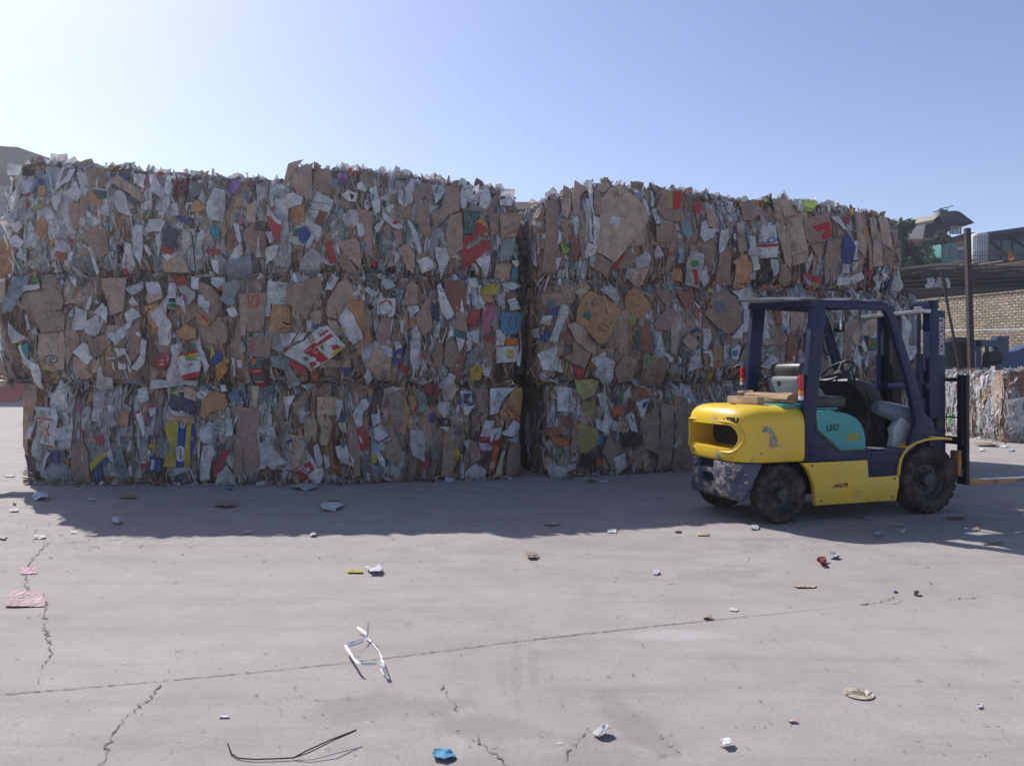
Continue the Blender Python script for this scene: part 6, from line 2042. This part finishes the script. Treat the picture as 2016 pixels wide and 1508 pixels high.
# ------------------------------------------------------------------ litter on the yard
def crumple(name, px, py, wpx, hpx, c, seed, lab, cat="paper scrap", rz=None, h=.03, amp=.5, jag=.12, n=None, group="litter on the yard", z0=.006, mat=None):
    """a folded scrap lying on the ground, sized from its footprint"""
    r_ = random.Random(seed); X, Y = gpt(px, py); w_ = wpx/1500*Y; d_ = min(.8, hpx/1500*Y*Y/1.4)
    o = torn_outline(outline(0, 0, w_, d_, 0, r_, .10, n or r_.choice((4, 5, 6))), r_, jag); cr = Crease(0, 0, max(w_, d_), 4, amp, r_, .3, .0); mb = MB(); col = jit(PAL[c], r_, .06)
    h *= .55; w_ *= .85; d_ *= .85; o = [(x*.85, y*.85) for x, y in o]; X_Y = X/Y; zs = [cr.z(x, y) for x, y in o]+[cr.z(0, 0)]; lo = min(zs)
    def Z(x, y):
        e = cr.z(x, y)-lo; return z0+min(h, max(0, e))
    a = 0 if rz is None else rz; ca, sa = math.cos(a), math.sin(a)
    for p in cr.cut(fan(o, 0, 0)):
        q = [(x+y*X_Y, y, Z(x, y)) for x, y in p]
        mb.face(q, col, 0, [(x, y, 0) for x, y in p]); mb.face([(x, y, z-.003) for x, y, z in reversed(q)], tuple(k*.8 for k in col), 0, [(x, y, 0) for x, y in reversed(p)])
    ob = mb.build(name, [mat or (M_card if MI(c) else M_paper)]); ob.location = (X, Y, 0)
    return tag(ob, lab, cat, group)
LIT = [
 ("paper_sheet",50,1181,78,30,'pp',"large faded pink paper sheet lying at the far left of the yard","paper",.012,.12,.03,4),
 ("paper_sheet",56,1125,34,12,'pp',"small pinkish grey printed sheet just above the large pink one","paper",.01,.12,.05,4),
 ("paper_scrap",78,1059,32,7,'wh',"flat white scrap near the far left edge, beyond the pink sheets","paper scrap",.02,.3,.1,5),
 ("paper_scrap",6,1060,24,9,'gw',"grey scrap cut by the left picture edge","paper scrap",.02,.4,.1,5),
 ("paper_scrap",145,1049,14,4,'wh',"tiny white chip right of the flat white scrap, near the shadow corner","paper scrap",.01,.3,.1,4),
 ("paper_scrap",229,1029,30,12,'wh',"white leaf-shaped scrap at the edge of the shadow, left part of the yard","paper scrap",.04,.5,.08,5),
 ("paper_scrap",652,1000,46,18,'wh',"crumpled white paper in the shadow in front of the second stack","paper scrap",.05,.5,.12,6),
 ("paper_scrap",660,985,26,6,'gw',"thin grey scrap just behind the crumpled white paper in the shadow","paper scrap",.02,.4,.1,5),
 ("cardboard_scrap",440,995,60,14,'br',"curled brown cardboard strip lying in the shadow of the leftmost stack","cardboard scrap",.05,.6,.1,5),
 ("cardboard_scrap",252,979,34,7,'br',"flat brown scrap in the shadow close to the yellow striped carton bale","cardboard scrap",.02,.3,.1,4),
 ("paper_scrap",178,984,18,4,'wh',"thin white sliver in the shadow below the leftmost stack","paper scrap",.01,.3,.1,4),
 ("yellow_strip",698,1127,34,5,'ye',"short yellow-green strip lying left of a white scrap, mid yard","plastic strip",.01,.3,.03,4),
 ("paper_scrap",736,1127,42,16,'wh',"crumpled white scrap touching the yellow-green strip, mid yard","paper scrap",.05,.7,.12,6),
 ("paper_scrap",616,1054,15,9,'wh',"small crumpled white ball just beyond the shadow, left of the centre","paper scrap",.03,.7,.15,6),
 ("paper_scrap",487,1049,16,4,'wh',"tiny white sliver on the bright slab beside the joint, left half","paper scrap",.01,.3,.1,4),
 ("paper_scrap",1048,1097,32,12,'tn',"twisted tan scrap with dark folds in the middle of the yard","paper scrap",.03,.7,.15,6),
 ("paper_scrap",1204,1046,20,7,'wh',"clean white rectangle lying in the sun left of the forklift","paper scrap",.012,.15,.03,4),
 ("paper_scrap",1291,1129,20,9,'wh',"rounded white scrap halfway down the yard, right of the centre","paper scrap",.02,.3,.08,5),
 ("paper_scrap",1334,1047,16,6,'tn',"tiny tan crumple beyond the white rectangle, near the forklift shadow","paper scrap",.02,.5,.1,5),
 ("cardboard_scrap",1085,1033,34,5,'lb',"thin tan cardboard strip at the shadow edge, in front of the third stack","cardboard scrap",.01,.2,.04,4),
 ("paper_scrap",1384,1053,24,5,'cr',"pale sliver lying just left of the forklift rear wheel shadow","paper scrap",.01,.2,.06,4),
 ("paper_scrap",1484,1041,24,7,'gw',"grey looped scrap at the edge of the forklift shadow","paper scrap",.03,.7,.12,6),
 ("crushed_packet",1618,1111,22,13,'dr',"small crushed dark red packet in the sun in front of the forklift","packet",.06,.9,.12,6),
 ("paper_scrap",1642,1097,26,14,'gw',"curled pale scrap right behind the crushed red packet","paper scrap",.04,.8,.15,5),
 ("wood_splinter",1586,1156,50,5,'lb',"long thin pale splinter lying diagonally in front of the forklift","splinter",.01,.1,.02,4),
 ("bottle_cap",1763,1166,11,4,'bl',"small blue bottle cap in front of the forklift","bottle cap",.012,.1,.02,6),
 ("dark_scrap",1804,1172,14,7,'bk',"tiny black crumple right of the blue cap","scrap",.03,.7,.12,5),
 ("paper_scrap",1444,1201,24,7,'wh',"smooth white scrap above the long slab joint, right of the centre","paper scrap",.012,.2,.05,5),
 ("paper_scrap",1393,1218,26,7,'tn',"torn tan scrap lying against the long slab joint","paper scrap",.02,.6,.15,6),
 ("paper_scrap",1183,1449,38,20,'gw',"grey-white crumpled paper ball near the bottom centre of the yard","paper scrap",.05,.9,.15,6),
 ("paper_scrap",1428,1469,36,14,'wh',"bright white leafy scrap near the bottom edge, right of the grey ball","paper scrap",.03,.9,.15,6),
 ("blue_wrapper",874,1491,54,26,'sb',"bright blue printed wrapper at the bottom edge of the yard","wrapper",.02,.35,.08,5),
 ("paper_scrap",1868+60,1392,13,7,'wh',"small white chip in the open slab at the lower right","paper scrap",.01,.4,.1,4),
 ("cardboard_scrap",1560,1422,18,5,'lb',"little tan chip between the two bottom white scraps and the disc","cardboard scrap",.01,.2,.05,4),
 ("paper_scrap",441,1413,20,3,'wh',"white matchstick-sized scrap above the dark wire, lower left","paper scrap",.006,.1,.02,4),
 ("cardboard_scrap",1118,941,28,8,'gy',"grey flap on the ground at the foot of the third stack","cardboard scrap",.02,.4,.08,4),
 ("wrapper_scrap",1160,948,26,7,'gn',"green and white wrapper on the ground in front of the third stack","wrapper",.02,.6,.12,5),
 ("paper_scrap",1190,949,18,4,'wh',"white sliver right of the green wrapper at the third stack","paper scrap",.01,.3,.1,4),
 ("paper_scrap",80,981,40,14,'wh',"loose white plastic and paper heap just off the bottom left bale corner","paper scrap",.08,1.0,.15,6),
 ("paper_scrap",64,943,44,18,'cr',"sunlit torn cream sheet at the foot of the leftmost bale corner","paper scrap",.09,1.0,.15,6),
 ("paper_scrap",28,1006,18,5,'wh',"white sliver on the sunlit slab left of the stack corner","paper scrap",.02,.3,.1,4),
 ("dark_scrap",29,993,10,5,'bk',"small black chunk on the sunlit slab left of the stack corner","scrap",.03,.5,.12,5),
 ("paper_scrap",20,938,24,4,'gw',"thin grey sliver far left, beyond the black chunk","paper scrap",.01,.3,.1,4),
 ("paper_scrap",524,945,34,9,'wh',"bright folded white paper at the foot of the gap between the first two stacks","paper scrap",.07,.8,.1,5),
 ("paper_scrap",600,962,70,12,'gw',"spread of pale torn strips at the foot of the second stack","paper scrap",.06,1.0,.2,6),
 ("paper_scrap",450,963,16,6,'sb',"small blue scrap on the shaded ground by the leftmost stack","paper scrap",.03,.6,.15,5),
 ("cardboard_scrap",1941,878,60,10,'br',"brown torn cardboard at the foot of the low sunlit bale","cardboard scrap",.08,.5,.1,5),
 ("paper_scrap",1932,886,16,5,'wh',"white scrap on the ground before the brown cardboard at the low bale","paper scrap",.02,.3,.1,4),
 ("paper_scrap",1975,880,24,7,'wh',"white paper by the foot of the dark printed box bale","paper scrap",.02,.5,.1,5),
 ("paper_scrap",1990,962-75,20,6,'pb',"pale bluish film scrap near the right edge by the low bale","plastic scrap",.03,.6,.1,5),
 ("paper_scrap",1710,1021,24,8,'gw',"flat grey-white scrap in the shadow under the forklift","paper scrap",.015,.3,.06,5),
 ("paper_scrap",1728,1056,12,8,'wh',"small white cup-like scrap in the forklift shadow","paper scrap",.05,.6,.08,5),
 ("paper_scrap",1778,1049,14,6,'gw',"pale curled scrap right of the cup-like one in the forklift shadow","paper scrap",.04,.8,.08,5),
 ("cardboard_scrap",1925,1038,10,14,'br',"brown cardboard strip pointing at the camera in the shade at the right","cardboard scrap",.02,.2,.04,4),
 ("dark_strip",1955,1072,50,3,'db',"dark bent strip in the shade at the right edge","strip",.03,.4,.05,4),
 ("dark_strip",1880,1022,40,4,'db',"dark thin strip in the shade before the front wheel","strip",.02,.4,.05,4),
 ("paper_scrap",1770,1075-40,26,5,'gw',"grey sliver under the middle of the forklift","paper scrap",.01,.3,.06,4),
]
for i, (nm, px, py, wx, hx, c, lab, cat, h_, am, jg, n_) in enumerate(LIT): crumple(nm, px, py, wx, hx*1.15, c, 100+i, lab, cat, h=h_, amp=am, jag=jg, n=n_)
# oval disc with a hole stain
X, Y = gpt(1690, 1367)
o = part("cardboard_disc", M_disc if 0 else M_card, None, lambda bm: blathe(bm, [(.001,.003),(.062,.003),(.064,.0015),(.062,0)], 32, 'z'))
a_ = o.data.attributes.new("Col", 'FLOAT_COLOR', 'CORNER'); a_.data.foreach_set("color", [.50,.44,.36,1]*len(o.data.loops))
o.location = (X, Y, .004); tag(o, "pale round cardboard disc lying alone at the lower right of the yard", "disc")
st = MB(); st.face([(.02*math.cos(t)*(1+.3*math.sin(3*t)), .022*math.sin(t), .0045) for t in [R(20*k) for k in range(18)]], (.2,.15,.11)); s_ = st.build("stain", M_card, o)
# white strapping tangle
def gp3(px, py, z): X, Y = gpt(px, py, z); return Vector((X, Y, z))
def band(mb, pts, w_, col):
    pts = [Vector(p) for p in pts]; fine = []
    for i in range(len(pts)-1):
        p0, p1, p2, p3 = pts[max(0, i-1)], pts[i], pts[i+1], pts[min(len(pts)-1, i+2)]
        for k in range(6):
            t = k/6; fine.append(.5*((2*p1)+(p2-p0)*t+(2*p0-5*p1+4*p2-p3)*t*t+(3*p1-p0-3*p2+p3)*t*t*t))
    fine.append(pts[-1])
    for i in range(len(fine)-1):
        d = (fine[i+1]-fine[i]).normalized(); tw = Vector((.35*math.sin(i*.3), -.8, .6)).cross(d).normalized()*w_/2
        tw2 = Vector((.35*math.sin((i+1)*.3), -.8, .6)).cross(d).normalized()*w_/2
        mb.face([fine[i]-tw, fine[i+1]-tw2, fine[i+1]+tw2, fine[i]+tw], col)
mb = MB(); wc = (.74,.75,.78)
band(mb, [gp3(703,1234,.03), gp3(722,1248,.02), gp3(722,1258,.01), gp3(725,1226,.10), gp3(722,1252,.03), gp3(700,1262,.05), gp3(680,1268,.04)], .011, wc)
band(mb, [gp3(724,1256,.02), gp3(712,1264,.03), gp3(684,1272,.03), gp3(680,1270,.05), gp3(690,1286,.05), gp3(706,1304,.06), gp3(740,1306,.05), gp3(752,1300,.07), gp3(756,1316,.05), gp3(760,1330,.01)], .012, wc)
band(mb, [gp3(724,1256,.01), gp3(745,1280,.01), gp3(752,1300,.07), gp3(748,1312,.03), gp3(757,1328,.01)], .006, (.5,.5,.52))
o = mb.build("strapping_tangle", M_pipe); tag(o, "tangled loop of white plastic strapping in the middle left of the yard", "strapping")
mb = MB(); mb.tube([gp3(448,1463,.02), gp3(456,1484,.006), gp3(470,1492,.006), gp3(500,1494,.008), gp3(540,1493,.008), gp3(578,1491,.008), gp3(602,1478,.03), gp3(650,1456,.05), gp3(702,1436,.045)], .0026, 5)
mb.tube([gp3(576,1492,.006), gp3(610,1480,.02), gp3(660,1455,.035), gp3(700,1438,.045)], .0022, 5)
o = mb.build("bent_wire", M_wire); tag(o, "dark bent baling wire lying near the bottom left of the yard", "wire")
# countless small chips and dust
mb = MB(); r_ = random.Random(77)
for k in range(1300):
    if k < 650: py = r_.uniform(945, 1500); px = r_.uniform(-40, 2060)
    elif k < 1050: py = 945+abs(r_.gauss(0, 26)); px = r_.uniform(0, 2050)
    else: py = r_.uniform(960, 1080); px = r_.uniform(0, 420)
    X, Y = gpt(px, py); s = r_.uniform(.002, .007)*(1 if py > 1150 else 2.0); c = r_.choice(['wh','wh','gw','gw','tn','tn','lb','br','db']); a = r_.uniform(0, 3.1); el_ = r_.uniform(1, 3.2)
    col = jit(mute(PAL[c], .35), r_, .2); dx, dy = math.cos(a)*s*el_, math.sin(a)*s*el_; ex, ey = -math.sin(a)*s*.5, math.cos(a)*s*.5; t = r_.uniform(.001, .003)
    mb.face([(X-dx, Y-dy, .005), (X+ex, Y+ey, .005+t), (X+dx, Y+dy, .006)], col); mb.face([(X-dx, Y-dy, .005), (X+dx, Y+dy, .006), (X-ex, Y-ey, .005+t*.4)], col)
tag(mb.build("paper_crumbs", M_paper), "fine paper and cardboard crumbs strewn over the yard", "litter", kind="stuff")
mb = MB()
def foot(a, b, n, spread):
    for k in range(n):
        t = r_.random(); X = a[0]+(b[0]-a[0])*t; Y = a[1]+(b[1]-a[1])*t-abs(r_.gauss(0, spread))-.02
        loose(mb, r_, Vector((X, Y, r_.uniform(.005, .03))), r_.uniform(.03, .13), pick(r_, (.5, .42)), lean=r_.choice((3.5, 5, 1.5)))
foot((-6.2, 9.8), (-2.9, 9.72), 110, .09); foot((-2.75, 9.72), (.05, 10.42), 120, .10); foot((.6, 10.45), (3.6, 11.5), 90, .07); foot((3.8, 11.6), (6.4, 12.5), 40, .1); foot((10.3, 15.6), (12, 15.4), 40, .12); foot((10.1, 15.9), (10.4, 19), 60, .2)
tag(mb.build("torn_paper_drift", [M_paper, M_card]), "drift of torn paper and card along the foot of the bales", "litter", kind="stuff")
GLARE_DENSITY=.0019; HG=.75

# ------------------------------------------------------------------ stand-in for lens glare, added as thin haze
hm = bpy.data.materials.new("glare_volume"); hm.use_nodes = True; hnt = hm.node_tree
for n in list(hnt.nodes):
    if n.type != 'OUTPUT_MATERIAL': hnt.nodes.remove(n)
pv = hnt.nodes.new("ShaderNodeVolumePrincipled"); pv.inputs['Color'].default_value = (.90, .93, 1, 1)
pv.inputs['Density'].default_value = GLARE_DENSITY; pv.inputs['Anisotropy'].default_value = HG
hnt.links.new(pv.outputs[0], [n for n in hnt.nodes if n.type == 'OUTPUT_MATERIAL'][0].inputs['Volume'])
mb = MB(); mb.box((-75, -12, -1), (75, 110, 13)); tag(mb.build("glare_veil", hm, merge=True), kind="stuff")
